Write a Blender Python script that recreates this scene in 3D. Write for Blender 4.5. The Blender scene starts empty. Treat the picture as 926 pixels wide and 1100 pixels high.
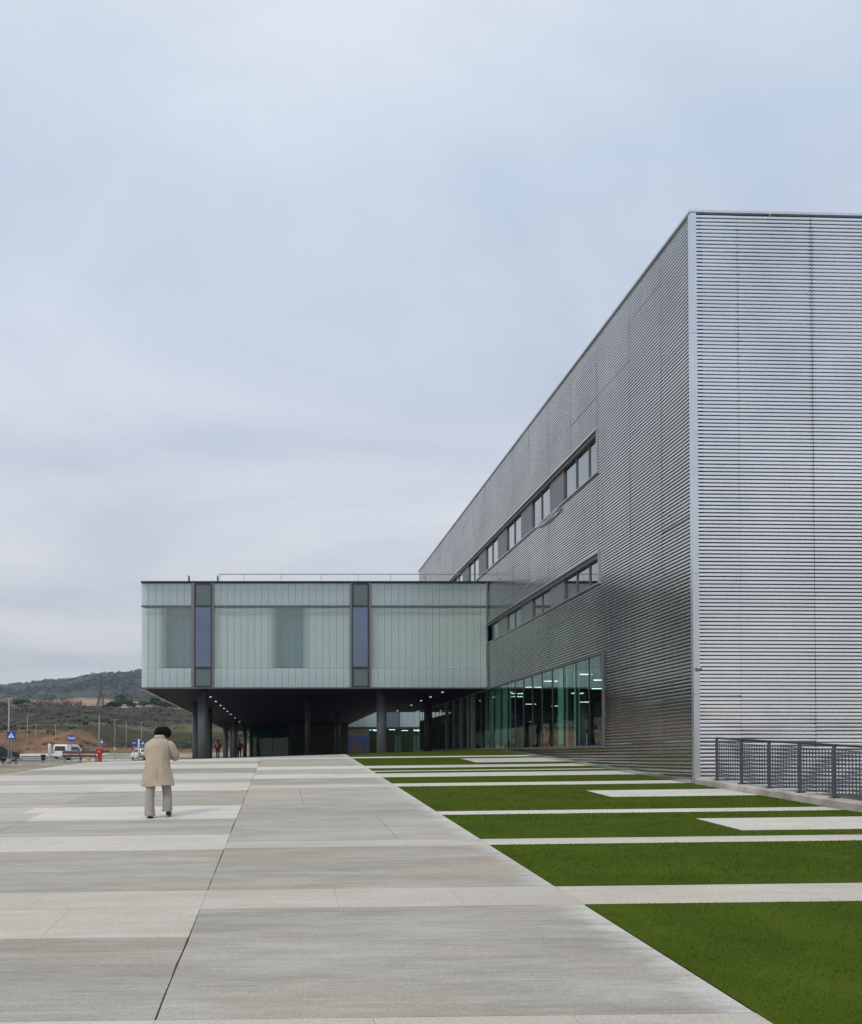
import bpy, bmesh, math, random
from mathutils import Vector, Matrix, noise as mnoise
R = math.radians
random.seed(7)
SC = bpy.context.scene
COL = SC.collection
EZ = 1.8            # eye height over the paving at the camera
F = 928.0           # focal length in photo pixels

# ------------------------------------------------------------------ helpers
class MB:
    """collects shapes and links them as ONE mesh object"""
    def __init__(s): s.v, s.f, s.m, s.t = [], [], [], []
    def face(s, pts, m=0, tone=0.5):
        n = len(s.v); s.v += [tuple(p) for p in pts]
        s.f.append(tuple(range(n, n + len(pts)))); s.m.append(m); s.t.append(tone)
    def box(s, x0, x1, y0, y1, z0, z1, m=0, tone=0.5, M=None):
        c = [(x0,y0,z0),(x1,y0,z0),(x1,y1,z0),(x0,y1,z0),(x0,y0,z1),(x1,y0,z1),(x1,y1,z1),(x0,y1,z1)]
        if M is not None: c = [tuple(M @ Vector(p)) for p in c]
        n = len(s.v); s.v += c
        for q in ((0,3,2,1),(4,5,6,7),(0,1,5,4),(1,2,6,5),(2,3,7,6),(3,0,4,7)):
            s.f.append(tuple(n+i for i in q)); s.m.append(m); s.t.append(tone)
    def loft(s, rings, m=0, cap=True, closed=True, tone=0.5):
        n = len(s.v); k = len(rings[0])
        for r in rings: s.v += [tuple(p) for p in r]
        for i in range(len(rings)-1):
            for j in range(k if closed else k-1):
                a = n+i*k+j; b = n+i*k+(j+1)%k
                s.f.append((a, b, b+k, a+k)); s.m.append(m); s.t.append(tone)
        if cap and closed:
            s.f.append(tuple(n+j for j in range(k))[::-1]); s.m.append(m); s.t.append(tone)
            e = n+(len(rings)-1)*k
            s.f.append(tuple(e+j for j in range(k))); s.m.append(m); s.t.append(tone)
    def tube(s, pts, r, seg=8, m=0, tone=0.5):
        pts = [Vector(p) for p in pts]; rs = r if isinstance(r, (list, tuple)) else [r]*len(pts)
        rings = []
        for i, p in enumerate(pts):
            d = (pts[min(i+1, len(pts)-1)] - pts[max(i-1, 0)]).normalized()
            up = Vector((0,0,1)) if abs(d.z) < .9 else Vector((1,0,0))
            a = d.cross(up).normalized(); b = a.cross(d).normalized()
            rings.append([p + (a*math.cos(t)+b*math.sin(t))*rs[i] for t in (2*math.pi*j/seg for j in range(seg))])
        s.loft(rings, m, tone=tone)
    def build(s, name, mat, parent=None, smooth=False, tone=False, base=None):
        b = Vector((0,0,0))
        if parent is not None: b = BASE.get(parent.name, b)
        if base is not None: b = Vector(base)
        me = bpy.data.meshes.new(name)
        me.from_pydata([(x-b.x, y-b.y, z-b.z) for x, y, z in s.v], [], s.f)
        for m in (mat if isinstance(mat, (list, tuple)) else [mat]): me.materials.append(m)
        me.polygons.foreach_set('material_index', s.m)
        if smooth: me.polygons.foreach_set('use_smooth', [True]*len(s.f))
        if tone:
            at = me.attributes.new('tone', 'FLOAT', 'FACE'); at.data.foreach_set('value', s.t)
        me.update()
        o = bpy.data.objects.new(name, me); COL.objects.link(o)
        if parent is not None:
            o.parent = parent; BASE[o.name] = b
        elif base is not None:
            o.location = b; BASE[o.name] = b
        return o
BASE = {}
def tag(o, label=None, cat=None, group=None, kind=None):
    if label: o['label'] = label
    if cat: o['category'] = cat
    if group: o['group'] = group
    if kind: o['kind'] = kind
    return o
def thing(name, loc, label, cat, group=None, rz=0, local=False):
    o = bpy.data.objects.new(name, None); COL.objects.link(o)
    o.location = loc; o.rotation_euler = (0,0,rz); o.empty_display_size = .2
    BASE[o.name] = Vector((0,0,0)) if local else Vector(loc)
    return tag(o, label, cat, group)
def copy_tree(o, parent=None):
    c = o.copy(); COL.objects.link(c)
    if parent is not None: c.parent = parent
    for ch in list(o.children): copy_tree(ch, c)
    return c
def applied(o):
    """bake the modifiers of o into its mesh"""
    dg = bpy.context.evaluated_depsgraph_get(); dg.update()
    me = bpy.data.meshes.new_from_object(o.evaluated_get(dg))
    o.modifiers.clear(); o.data = me
    return o
def sm(a, b, x):
    t = min(1, max(0, (x-a)/(b-a))); return t*t*(3-2*t)
def lerp(a, b, t): return a+(b-a)*t
def N(x, y, z=0, oct=3): return mnoise.fractal(Vector((x, y, z)), 1.0, 2.0, oct)

# ------------------------------------------------------------------ materials
def nt(name):
    m = bpy.data.materials.new(name); m.use_nodes = True
    t = m.node_tree; t.nodes.clear()
    out = t.nodes.new('ShaderNodeOutputMaterial'); b = t.nodes.new('ShaderNodeBsdfPrincipled')
    t.links.new(b.outputs[0], out.inputs[0])
    return m, t, b, out
def nd(t, typ, **kw):
    n = t.nodes.new(typ)
    for k, v in kw.items():
        if k in n.inputs: n.inputs[k].default_value = v
        else: setattr(n, k, v)
    return n
def noise_n(t, scale=1.0, stretch=(1,1,1), detail=4, rough=.55, coord='Object'):
    tc = nd(t, 'ShaderNodeTexCoord'); mp = nd(t, 'ShaderNodeMapping'); mp.inputs['Scale'].default_value = stretch
    t.links.new(tc.outputs[coord], mp.inputs['Vector'])
    n = nd(t, 'ShaderNodeTexNoise', Scale=scale, Detail=detail, Roughness=rough)
    t.links.new(mp.outputs[0], n.inputs['Vector']); return n
def ramp(t, src, stops):
    r = nd(t, 'ShaderNodeValToRGB'); e = r.color_ramp.elements
    while len(e) < len(stops): e.new(.5)
    for el, (p, c) in zip(e, stops):
        el.position = p; el.color = (*c, 1) if len(c) == 3 else c
    t.links.new(src, r.inputs[0]); return r
def mixc(t, mode, fac, a, b):
    m = nd(t, 'ShaderNodeMix', data_type='RGBA', blend_type=mode)
    for i, s in ((0, fac), (6, a), (7, b)):
        if hasattr(s, 'links'): t.links.new(s, m.inputs[i])
        elif i == 0: m.inputs[0].default_value = s
        else: m.inputs[i].default_value = (*s, 1)
    return m.outputs[2]
def g3(v): return (v, v, v)
def mat(name, c, rough=.6, metal=0, var=.15, scale=3, stretch=(1,1,1), bump=0, bscale=40, spec=.5):
    m, t, b, out = nt(name)
    n = noise_n(t, scale, stretch)
    lo = tuple(x*(1-var) for x in c); hi = tuple(min(1, x*(1+var)) for x in c)
    r = ramp(t, n.outputs[0], [(.3, lo), (.7, hi)])
    t.links.new(r.outputs[0], b.inputs['Base Color'])
    b.inputs['Roughness'].default_value = rough; b.inputs['Metallic'].default_value = metal
    b.inputs['Specular IOR Level'].default_value = spec
    if bump:
        n2 = noise_n(t, bscale, (1,1,1), 3)
        bp = nd(t, 'ShaderNodeBump', Strength=bump, Distance=.02)
        t.links.new(n2.outputs[0], bp.inputs['Height']); t.links.new(bp.outputs[0], b.inputs['Normal'])
    return m
def emit(name, c, s):
    m, t, b, out = nt(name)
    b.inputs['Base Color'].default_value = (*c, 1)
    b.inputs['Emission Color'].default_value = (*c, 1); b.inputs['Emission Strength'].default_value = s
    return m

def metal_mat(name, c, rough, warp, wave=(.42,.42,2.8)):
    m, t, b, out = nt(name)
    n = noise_n(t, .35, (1,1,1), 4)
    r = ramp(t, n.outputs[0], [(.3, tuple(x*.9 for x in c)), (.7, tuple(min(1, x*1.06) for x in c))])
    sp = noise_n(t, 26, (1,1,.35), 3)
    spr = ramp(t, sp.outputs[0], [(.35, g3(.93)), (.65, g3(1.0))])
    t.links.new(mixc(t, 'MULTIPLY', 1.0, r.outputs[0], spr.outputs[0]), b.inputs['Base Color'])
    b.inputs['Metallic'].default_value = 1.0
    n3 = noise_n(t, 1.7, (1,1,4), 3)
    mr = nd(t, 'ShaderNodeMapRange'); mr.inputs[3].default_value = rough*.75; mr.inputs[4].default_value = rough*1.3
    t.links.new(n3.outputs[0], mr.inputs[0]); t.links.new(mr.outputs[0], b.inputs['Roughness'])
    n2 = noise_n(t, 1.0, wave, 1)
    bp = nd(t, 'ShaderNodeBump', Strength=1.0, Distance=warp)
    t.links.new(n2.outputs[0], bp.inputs['Height']); t.links.new(bp.outputs[0], b.inputs['Normal'])
    return m

def concrete_mat(name, c1, c2, rib=0.0, stain=(.42,.33,.25), stainf=.35):
    """cast concrete slab; streaks run along X as the screed left them"""
    m, t, b, out = nt(name)
    n1 = noise_n(t, 1.0, (.5, 1.9, 1), 7, .68)
    r1 = ramp(t, n1.outputs[0], [(.36, c1), (.64, c2)])
    n2 = noise_n(t, 1.0, (1.9, 24, 1), 6, .7)
    r2 = ramp(t, n2.outputs[0], [(.32, g3(1-.30*rib-.03)), (.66, g3(1.0+.0))])
    col = mixc(t, 'MULTIPLY', 1.0, r1.outputs[0], r2.outputs[0])
    n7 = noise_n(t, 1.0, (.65, 6, 1), 6, .68)                      # broader trowel bands
    r7 = ramp(t, n7.outputs[0], [(.34, g3(1-.24*rib)), (.66, g3(1.05))])
    col = mixc(t, 'MULTIPLY', 1.0, col, r7.outputs[0])
    n3 = noise_n(t, .55, (.6, 1, 1), 4, .6)                       # rusty brown tint patches
    f3 = ramp(t, n3.outputs[0], [(.48, g3(0)), (.70, g3(stainf))])
    col = mixc(t, 'MIX', f3.outputs[0], col, stain)
    n5 = noise_n(t, .8, (.5, 1.6, 1), 5, .7)                      # lime bloom
    f5 = ramp(t, n5.outputs[0], [(.56, g3(0)), (.74, g3(.45))])
    col = mixc(t, 'MIX', f5.outputs[0], col, (.56,.56,.55))
    n8 = noise_n(t, 1.0, (.35, 55, 1), 2, .5)                     # thin dark screed lines
    r8 = ramp(t, n8.outputs[0], [(.30, g3(1-.42*rib)), (.37, g3(1))])
    n9 = noise_n(t, .7, (1, .6, 1), 3)
    f9 = ramp(t, n9.outputs[0], [(.42, g3(.15)), (.6, g3(1))])
    col = mixc(t, 'MULTIPLY', f9.outputs[0], col, r8.outputs[0])
    tc = nd(t, 'ShaderNodeTexCoord'); sp = nd(t, 'ShaderNodeSeparateXYZ'); t.links.new(tc.outputs['Object'], sp.inputs[0])
    ed = nd(t, 'ShaderNodeMapRange'); ed.inputs[1].default_value = 2.1; ed.inputs[2].default_value = 2.80; ed.inputs[3].default_value = -.30; ed.inputs[4].default_value = .32
    t.links.new(sp.outputs[0], ed.inputs[0])
    nE = noise_n(t, 1.0, (1.2, 5, 1), 6, .65); ae = nd(t, 'ShaderNodeMath', operation='ADD'); t.links.new(ed.outputs[0], ae.inputs[0]); t.links.new(nE.outputs[0], ae.inputs[1])
    fe = ramp(t, ae.outputs[0], [(.58, g3(0)), (.85, g3(.7 if rib > .3 else 0))])
    lt = nd(t, 'ShaderNodeMath', operation='LESS_THAN'); t.links.new(sp.outputs[0], lt.inputs[0]); lt.inputs[1].default_value = 2.805
    fe2 = mixc(t, 'MULTIPLY', 1.0, fe.outputs[0], lt.outputs[0])
    col = mixc(t, 'MIX', fe2, col, (.60,.60,.59))
    n4 = noise_n(t, 48, (1,1,1), 4, .75)
    r4 = ramp(t, n4.outputs[0], [(.3, g3(.76)), (.7, g3(1.14))])
    col = mixc(t, 'MULTIPLY', 1.0, col, r4.outputs[0])
    n6 = noise_n(t, 38, (1,1,1), 1)                               # specks of dirt
    r6 = ramp(t, n6.outputs[0], [(.20, g3(.45)), (.25, g3(1))])
    col = mixc(t, 'MULTIPLY', .8, col, r6.outputs[0])
    at = nd(t, 'ShaderNodeAttribute', attribute_name='tone')
    mr = nd(t, 'ShaderNodeMapRange'); mr.inputs[3].default_value = .82; mr.inputs[4].default_value = 1.16
    t.links.new(at.outputs['Fac'], mr.inputs[0])
    col = mixc(t, 'MULTIPLY', 1.0, col, mr.outputs[0])
    t.links.new(col, b.inputs['Base Color'])
    b.inputs['Roughness'].default_value = .75; b.inputs['Specular IOR Level'].default_value = .3
    bp = nd(t, 'ShaderNodeBump', Strength=.25+.5*rib, Distance=.006)
    ad = nd(t, 'ShaderNodeMath', operation='ADD'); t.links.new(n2.outputs[0], ad.inputs[0]); t.links.new(n4.outputs[0], ad.inputs[1])
    t.links.new(ad.outputs[0], bp.inputs['Height']); t.links.new(bp.outputs[0], b.inputs['Normal'])
    return m

def clear_glass(name, tint, refl_rough=.015, dark=1.0, coat=(.93,.97,.98)):
    """window pane: tinted see-through sheet with a mirror coat"""
    m, t, b, out = nt(name); t.nodes.remove(b)
    tr = nd(t, 'ShaderNodeBsdfTransparent'); tr.inputs[0].default_value = (*tint, 1)
    gl = nd(t, 'ShaderNodeBsdfGlossy', Roughness=refl_rough); gl.inputs[0].default_value = (*coat, 1)
    n2 = noise_n(t, .8, (1,1,1), 2); bp = nd(t, 'ShaderNodeBump', Strength=.5, Distance=.004)
    t.links.new(n2.outputs[0], bp.inputs['Height']); t.links.new(bp.outputs[0], gl.inputs['Normal'])
    fr = nd(t, 'ShaderNodeFresnel', IOR=1.5)
    mr = nd(t, 'ShaderNodeMath', operation='MULTIPLY_ADD'); mr.inputs[1].default_value = 1.5*dark; mr.inputs[2].default_value = .05*dark
    cl = nd(t, 'ShaderNodeClamp')
    t.links.new(fr.outputs[0], mr.inputs[0]); t.links.new(mr.outputs[0], cl.inputs[0])
    ge = nd(t, 'ShaderNodeNewGeometry'); inv = nd(t, 'ShaderNodeMath', operation='SUBTRACT'); inv.inputs[0].default_value = 1
    t.links.new(ge.outputs['Backfacing'], inv.inputs[1])
    mu = nd(t, 'ShaderNodeMath', operation='MULTIPLY'); t.links.new(cl.outputs[0], mu.inputs[0]); t.links.new(inv.outputs[0], mu.inputs[1])
    t.links.new(mixc(t, 'MIX', ge.outputs['Backfacing'], tint, (1,1,1)), tr.inputs[0])
    mx = nd(t, 'ShaderNodeMixShader'); t.links.new(mu.outputs[0], mx.inputs[0])
    t.links.new(tr.outputs[0], mx.inputs[1]); t.links.new(gl.outputs[0], mx.inputs[2]); t.links.new(mx.outputs[0], out.inputs[0])
    return m

def channel_mat(name, c, body, refl):
    """cast U-profile channel glass: milky, lets some of the room behind show"""
    m, t, b, out = nt(name); t.nodes.remove(b)
    n = noise_n(t, 1.0, (3.2, 1, .25), 3)
    r = ramp(t, n.outputs[0], [(.3, tuple(x*.95 for x in c)), (.7, tuple(x*1.04 for x in c))])
    df = nd(t, 'ShaderNodeBsdfDiffuse'); t.links.new(r.outputs[0], df.inputs[0])
    tr = nd(t, 'ShaderNodeBsdfTransparent'); tr.inputs[0].default_value = (.79,.885,.89,1)
    m1 = nd(t, 'ShaderNodeMixShader'); m1.inputs[0].default_value = body
    t.links.new(tr.outputs[0], m1.inputs[1]); t.links.new(df.outputs[0], m1.inputs[2])
    gl = nd(t, 'ShaderNodeBsdfGlossy', Roughness=.18); gl.inputs[0].default_value = (.82,.95,1,1)
    m2 = nd(t, 'ShaderNodeMixShader'); m2.inputs[0].default_value = refl
    t.links.new(m1.outputs[0], m2.inputs[1]); t.links.new(gl.outputs[0], m2.inputs[2])
    cl = nd(t, 'ShaderNodeBsdfTransparent'); ge = nd(t, 'ShaderNodeNewGeometry'); m3 = nd(t, 'ShaderNodeMixShader')
    t.links.new(ge.outputs['Backfacing'], m3.inputs[0]); t.links.new(m2.outputs[0], m3.inputs[1]); t.links.new(cl.outputs[0], m3.inputs[2])
    t.links.new(m3.outputs[0], out.inputs[0])
    return m

M = {}
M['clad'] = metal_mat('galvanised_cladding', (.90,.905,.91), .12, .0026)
M['clad_side'] = metal_mat('shaded_side_cladding', (.69,.675,.655), .13, .003, (5,5,.35))  # same sheet as the end wall, darkened to make the long side look shaded
M['groove'] = mat('groove_shade_paint', (.045,.045,.047), .8)  # near-black colour stands in for the shade inside the cladding grooves
M['flash'] = metal_mat('metal_flashing', (.72,.745,.77), .30, .001)
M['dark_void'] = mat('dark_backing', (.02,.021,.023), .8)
M['frame_dark'] = mat('dark_frame_paint', (.022,.024,.028), .45)
M['frame_mid'] = mat('grey_frame_paint', (.10,.105,.112), .45)
M['infill'] = mat('grey_infill_panel', (.15,.155,.16), .5, .0, .05)
M['reveal'] = mat('window_reveal', (.075,.076,.078), .55)
M['sill'] = metal_mat('sill_metal', (.55,.56,.57), .3, .001)
M['pane'] = clear_glass('window_glass', (.22,.28,.31), .012, 1.45)
M['shop'] = clear_glass('green_glazing', (.44,.70,.62), .012, 1.5, (.82,1.0,.95))
M['lobby'] = clear_glass('lobby_glass', (.40,.62,.54), .012, .3)
M['bluepane'] = clear_glass('blue_reflective_glass', (.05,.07,.12), .01, 2.7, (.52,.64,.88))
M['chan_top'] = channel_mat('channel_glass_upper', (.36,.43,.465), .40, .18)
M['chan_mid'] = channel_mat('channel_glass_middle', (.43,.49,.485), .23, .10)
M['seal'] = mat('grey_joint_seal', (.14,.19,.19), .6)
M['insul'] = mat('pale_insulation_board', (.73,.735,.705), .8, 0, .05, .7)
M['lobby_back'] = mat('teal_lobby_wall', (.10,.30,.26), .7, 0, .15)
M['teal_dark'] = mat('teal_room_backing', (.05,.19,.20), .7, 0, .1)
M['spandrel_grey'] = mat('grey_spandrel_glass', (.10,.135,.15), .12, 0, .05)
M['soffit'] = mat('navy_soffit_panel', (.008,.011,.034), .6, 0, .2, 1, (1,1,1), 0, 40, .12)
M['beige_trim'] = mat('beige_edge_trim', (.68,.60,.47), .6)
M['column'] = mat('grey_column_paint', (.105,.115,.125), .42, 0, .08, 2)
M['roofing'] = mat('roof_membrane', (.25,.25,.25), .8)
M['white_wall'] = mat('white_interior', (.55,.56,.55), .8)
M['floor_in'] = mat('interior_floor', (.20,.19,.18), .3)
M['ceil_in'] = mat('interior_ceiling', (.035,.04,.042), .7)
M['blind'] = mat('pale_blind', (.62,.74,.68), .8, 0, .06)
M['light'] = emit('lit_tube', (1,.97,.9), 2.4)
M['spot'] = emit('lit_spot', (1,.96,.88), 1.1)
M['warm_room'] = mat('warm_interior', (.34,.30,.16), .8)
M['kerb_concrete'] = mat('weathered_concrete', (.42,.395,.345), .85, 0, .35, 2.5, (1,1,1), .6, 30)
M['fence'] = mat('galvanised_dark_steel', (.095,.107,.125), .45, .3, .12)
M['pylon'] = mat('weathered_pylon_steel', (.10,.11,.115), .6)
M['galv'] = mat('galvanised_steel', (.33,.34,.35), .45, .6)
M['con_grey'] = concrete_mat('ribbed_grey_concrete', (.345,.332,.293), (.485,.467,.415), .55, (.37,.29,.22), .5)
M['con_mild'] = concrete_mat('brushed_concrete', (.385,.375,.335), (.51,.495,.445), .4, (.42,.35,.27), .45)
M['con_beige'] = concrete_mat('beige_smooth_concrete', (.45,.425,.37), (.54,.515,.455), .12, (.46,.36,.29), .4)
M['con_white'] = concrete_mat('pale_smooth_concrete', (.52,.505,.46), (.62,.605,.56), .14, (.50,.44,.36), .35)

def turf_mat():
    m, t, b, out = nt('artificial_turf')
    n = noise_n(t, 1.4, (1,1,1), 5); n2 = noise_n(t, 55, (1,1,1), 3)
    r = ramp(t, n.outputs[0], [(.3, (.048,.080,.005)), (.7, (.072,.110,.008))])
    r2 = ramp(t, n2.outputs[0], [(.3, g3(.78)), (.7, g3(1.16))])
    col = mixc(t, 'MULTIPLY', 1.0, r.outputs[0], r2.outputs[0])
    at = nd(t, 'ShaderNodeAttribute', attribute_name='tone')
    mr = nd(t, 'ShaderNodeMapRange'); mr.inputs[3].default_value = .6; mr.inputs[4].default_value = 1.4
    t.links.new(at.outputs['Fac'], mr.inputs[0])
    col = mixc(t, 'MULTIPLY', 1.0, col, mr.outputs[0])
    t.links.new(col, b.inputs['Base Color']); b.inputs['Roughness'].default_value = .9
    b.inputs['Specular IOR Level'].default_value = .06
    return m
M['turf'] = turf_mat()

def ground_mat():
    m, t, b, out = nt('ground_cover')
    at = nd(t, 'ShaderNodeAttribute', attribute_name='land')
    n = noise_n(t, .12, (1,1,1), 8, .7); r = ramp(t, n.outputs[0], [(.30, g3(.40)), (.70, g3(1.6))])
    n2 = noise_n(t, 2.3, (1,1,1), 5, .65); r2 = ramp(t, n2.outputs[0], [(.3, g3(.7)), (.7, g3(1.25))])
    col = mixc(t, 'MULTIPLY', 1.0, at.outputs['Color'], r.outputs[0])
    col = mixc(t, 'MULTIPLY', 1.0, col, r2.outputs[0])
    t.links.new(col, b.inputs['Base Color']); b.inputs['Roughness'].default_value = .95
    b.inputs['Specular IOR Level'].default_value = .1
    bp = nd(t, 'ShaderNodeBump', Strength=.7, Distance=.3); t.links.new(n2.outputs[0], bp.inputs['Height']); t.links.new(bp.outputs[0], b.inputs['Normal'])
    return m
M['ground'] = ground_mat()
M['asphalt'] = mat('asphalt', (.085,.085,.088), .9, 0, .2, 4)
M['paint_white'] = mat('white_road_paint', (.62,.62,.60), .8)
M['pale_pave'] = mat('pale_footway', (.50,.49,.46), .85)
M['sand'] = mat('sandy_gravel', (.42,.37,.28), .95, 0, .2, 5, (1,1,1), .5, 60)
M['leaf'] = mat('dark_foliage', (.038,.060,.026), .8, 0, .5, .5)
M['leaf2'] = mat('maquis_foliage', (.023,.031,.022), .85, 0, .55, .06)
M['twig'] = mat('bare_twigs', (.085,.068,.055), .9, 0, .3, 1)
M['trunk'] = mat('tree_bark', (.09,.07,.05), .9)
M['white_paint'] = mat('white_car_paint', (.72,.73,.74), .3, 0, .03)
M['dark_paint'] = mat('dark_car_paint', (.03,.032,.036), .3)
M['car_glass'] = mat('car_glass', (.03,.035,.04), .08)
M['tyre'] = mat('tyre_rubber', (.02,.02,.02), .8)
M['red_paint'] = mat('red_paint', (.42,.02,.025), .4)
M['blue_sign'] = mat('blue_sign_face', (.012,.05,.36), .4)
M['white_sign'] = mat('white_sign_face', (.75,.75,.75), .4)
M['black_sign'] = mat('black_sign_face', (.02,.02,.02), .5)
M['wood_red'] = mat('reddish_wood', (.13,.045,.03), .6, 0, .3, 3)
M['yellow'] = mat('yellow_paint', (.55,.38,.04), .5)
M['lampgrey'] = mat('pale_grey_pole', (.25,.255,.255), .5, 0, .05)
M['darkbin'] = mat('dark_bin_plastic', (.025,.027,.03), .5)
M['coat'] = mat('beige_wool', (.43,.365,.285), .9, 0, .08, 6, (1,1,1), .3, 150, .1)
M['trouser'] = mat('grey_trouser_cloth', (.34,.315,.30), .9, 0, .1, 8, (1,1,1), .3, 150, .1)
M['hair'] = mat('dark_brown_hair', (.016,.010,.008), .8, 0, .4, 40, (1,1,1), 0, 40, .1)
M['skin'] = mat('skin', (.52,.30,.21), .5, 0, .05)
M['shoe'] = mat('black_leather', (.015,.015,.016), .4)
M['black_cloth'] = mat('black_cloth', (.014,.014,.017), .9)
M['red_cloth'] = mat('red_cloth', (.40,.03,.03), .8)
M['stone_wall'] = mat('farm_wall', (.42,.30,.24), .9)
M['rooftile'] = mat('farm_roof', (.30,.14,.09), .9)

# ------------------------------------------------------------------ terrain
WX = 9.75      # long wall of the metal building
ZC = 20.29     # its near corner
ZB = 40.2      # front of the glass block
def ground(x, y):
    """height over the camera's foot (world z) of the natural ground and paving"""
    plane = max(-3.0, -1.8 + .0506*y + .012*max(-40, min(x, 40)))
    cap = -.02 + .032*x
    cap = min(.31, max(-.55, cap))
    k = .05
    hh = max(0, min(1, .5 + .5*(cap-plane)/k)); h = lerp(cap, plane, hh) - k*hh*(1-hh)
    if y > 105: h += sm(105, 190, y)*1.25
    if y > 185:
        f = 1 - sm(-52, -40, x)
        f = max(f, sm(-20, 10, x))
        bank = sm(190, 232, y)*(lerp(2.6, 6.6, f)) + sm(215, 285, y)*lerp(6.0, 2.6, f)
        bank += sm(270, 400, y)*11.5 + sm(390, 700, y)*20
        u = N(x*.02+3, y*.02, 0, 4)*sm(185, 260, y)*2.0 + N(x*.006, y*.006, 5, 3)*sm(250, 600, y)*6
        h += bank + u
    return h + EZ
def xs_list():
    a = [-1500,-1300,-1100,-950,-820,-700,-600,-510,-430,-370,-320,-280,-245,-215,-190,-170,-152,-140]
    a += [-130+2.5*i for i in range(46)]; a += [-15+.5*i for i in range(50)]
    a += [9.98, 10.2, 11, 13, 16, 20, 26, 33, 41, 50, 62, 76, 92, 112, 140, 180, 240, 320, 430, 600, 850, 1150, 1500]
    return a
def ys_list():
    a = [-700,-560,-440,-340,-250,-180,-130,-95,-70,-52,-40,-30,-24,-20,-16]
    a += [-12+1.5*i for i in range(21)] + [20.1, 20.3]; a += [21+1.0*i for i in range(40)]
    a += [64+4*i for i in range(30)]; a += [184+3*i for i in range(80)]; a += [426+9*i for i in range(32)]
    a += [725, 770, 830, 900, 1000, 1150, 1350, 1600, 1900, 2250]
    return a
def land_color(x, y):
    n = N(x*.03, y*.03, 2, 4); n2 = N(x*.1, y*.1, 7, 3)
    if y < 185:
        c = Vector((.30,.275,.22)) if y > 60 or x < -6 else Vector((.10,.098,.092))
        if 60 < y and x > -6: c = Vector((.25,.24,.22))
        if y > 100: c = c.lerp(Vector((.20,.17,.11)), sm(150, 180, y))
        return c
    earth = Vector((.255,.135,.075)); grass = Vector((.047,.046,.024)); dry = Vector((.135,.108,.066)); scrub = Vector((.055,.050,.035)); tan = Vector((.30,.21,.145))
    f = 1 - sm(-52, -40, x); f = max(f, sm(-20, 10, x))
    top = lerp(205, 232, f) + n*10
    c = earth.lerp(dry, sm(-.15, .3, n2)*.75).lerp(grass, sm(.15, .45, N(x*.06, y*.02, 21, 4))*.5)
    c = c.lerp(grass, sm(top-5, top+5, y + n2*6))
    c = c.lerp(dry, (sm(248, 258, y+n*10) - sm(268, 280, y+n*10))*.75)
    c = c.lerp(scrub, sm(275, 300, y + n*30)*.85)
    c = c.lerp(grass, sm(.1, .45, n)*sm(290, 320, y)*(1-sm(420, 450, y))*.7)
    c = c.lerp(dry, sm(405, 425, y+n*8)*(1-sm(470, 490, y))*.5)
    c = c.lerp(tan, sm(470, 490, y)*(1-sm(600, 640, y))*sm(-.15, .1, N(x*.012, y*.02, 11, 2)))
    c = c.lerp(Vector((.05,.06,.035)), sm(640, 720, y))
    return c
def build_ground():
    xs, ys = xs_list(), ys_list(); v, f, cols = [], [], []
    for y in ys:
        for x in xs:
            z = ground(x, y)
            if -14.2 < x < 10.1 and -12.5 < y < 112: z -= .10
            if x > 10.1 and x < 80 and -40 < y < 20.2: z = EZ - 3.6
            if x > 10.1 and 20.2 < y < 60: z -= .3
            v.append((x, y, z)); cols.append(land_color(x, y))
    nx = len(xs)
    for j in range(len(ys)-1):
        for i in range(nx-1):
            a = j*nx+i; f.append((a, a+1, a+1+nx, a+nx))
    me = bpy.data.meshes.new('ground'); me.from_pydata(v, [], f); me.materials.append(M['ground'])
    at = me.attributes.new('land', 'FLOAT_COLOR', 'POINT')
    flat = []
    for c in cols: flat += [c.x, c.y, c.z, 1]
    at.data.foreach_set('color', flat)
    me.polygons.foreach_set('use_smooth', [True]*len(f)); me.update()
    o = bpy.data.objects.new('ground', me); COL.objects.link(o); tag(o, kind='structure')
build_ground()

def hill_h(x, y):
    px = 300 + F*x/max(y, 1)
    ridge = 107 + 31*sm(-60, 230, px) + 18*sm(-500, 0, px) - 18
    prof = sm(690, 1400, y)*(1-.35*sm(1420, 2200, y))
    g = ground(x, 690) - EZ
    u = N(x*.0045, y*.0045, 1, 4)*20*sm(720, 1000, y)*(1-.75*sm(1250, 1400, y))
    return EZ + lerp(g*.7, ridge, prof) + u + N(x*.02, y*.02, 3, 3)*3
def build_hill():
    xs = [-1450+14*i for i in range(150)] + [650+60*i for i in range(14)]
    ys = [690+14*i for i in range(60)] + [1540, 1600, 1700, 1800, 1950, 2150]
    v = [(x, y, hill_h(x, y) - (6 if y == 690 else 0)) for y in ys for x in xs]; nx = len(xs)
    f = [(j*nx+i, j*nx+i+1, (j+1)*nx+i+1, (j+1)*nx+i) for j in range(len(ys)-1) for i in range(nx-1)]
    me = bpy.data.meshes.new('hill'); me.from_pydata(v, [], f); me.materials.append(M['leaf2'])
    me.polygons.foreach_set('use_smooth', [True]*len(f)); me.update()
    o = bpy.data.objects.new('hill', me); COL.objects.link(o); tag(o, kind='structure')
build_hill()

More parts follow.
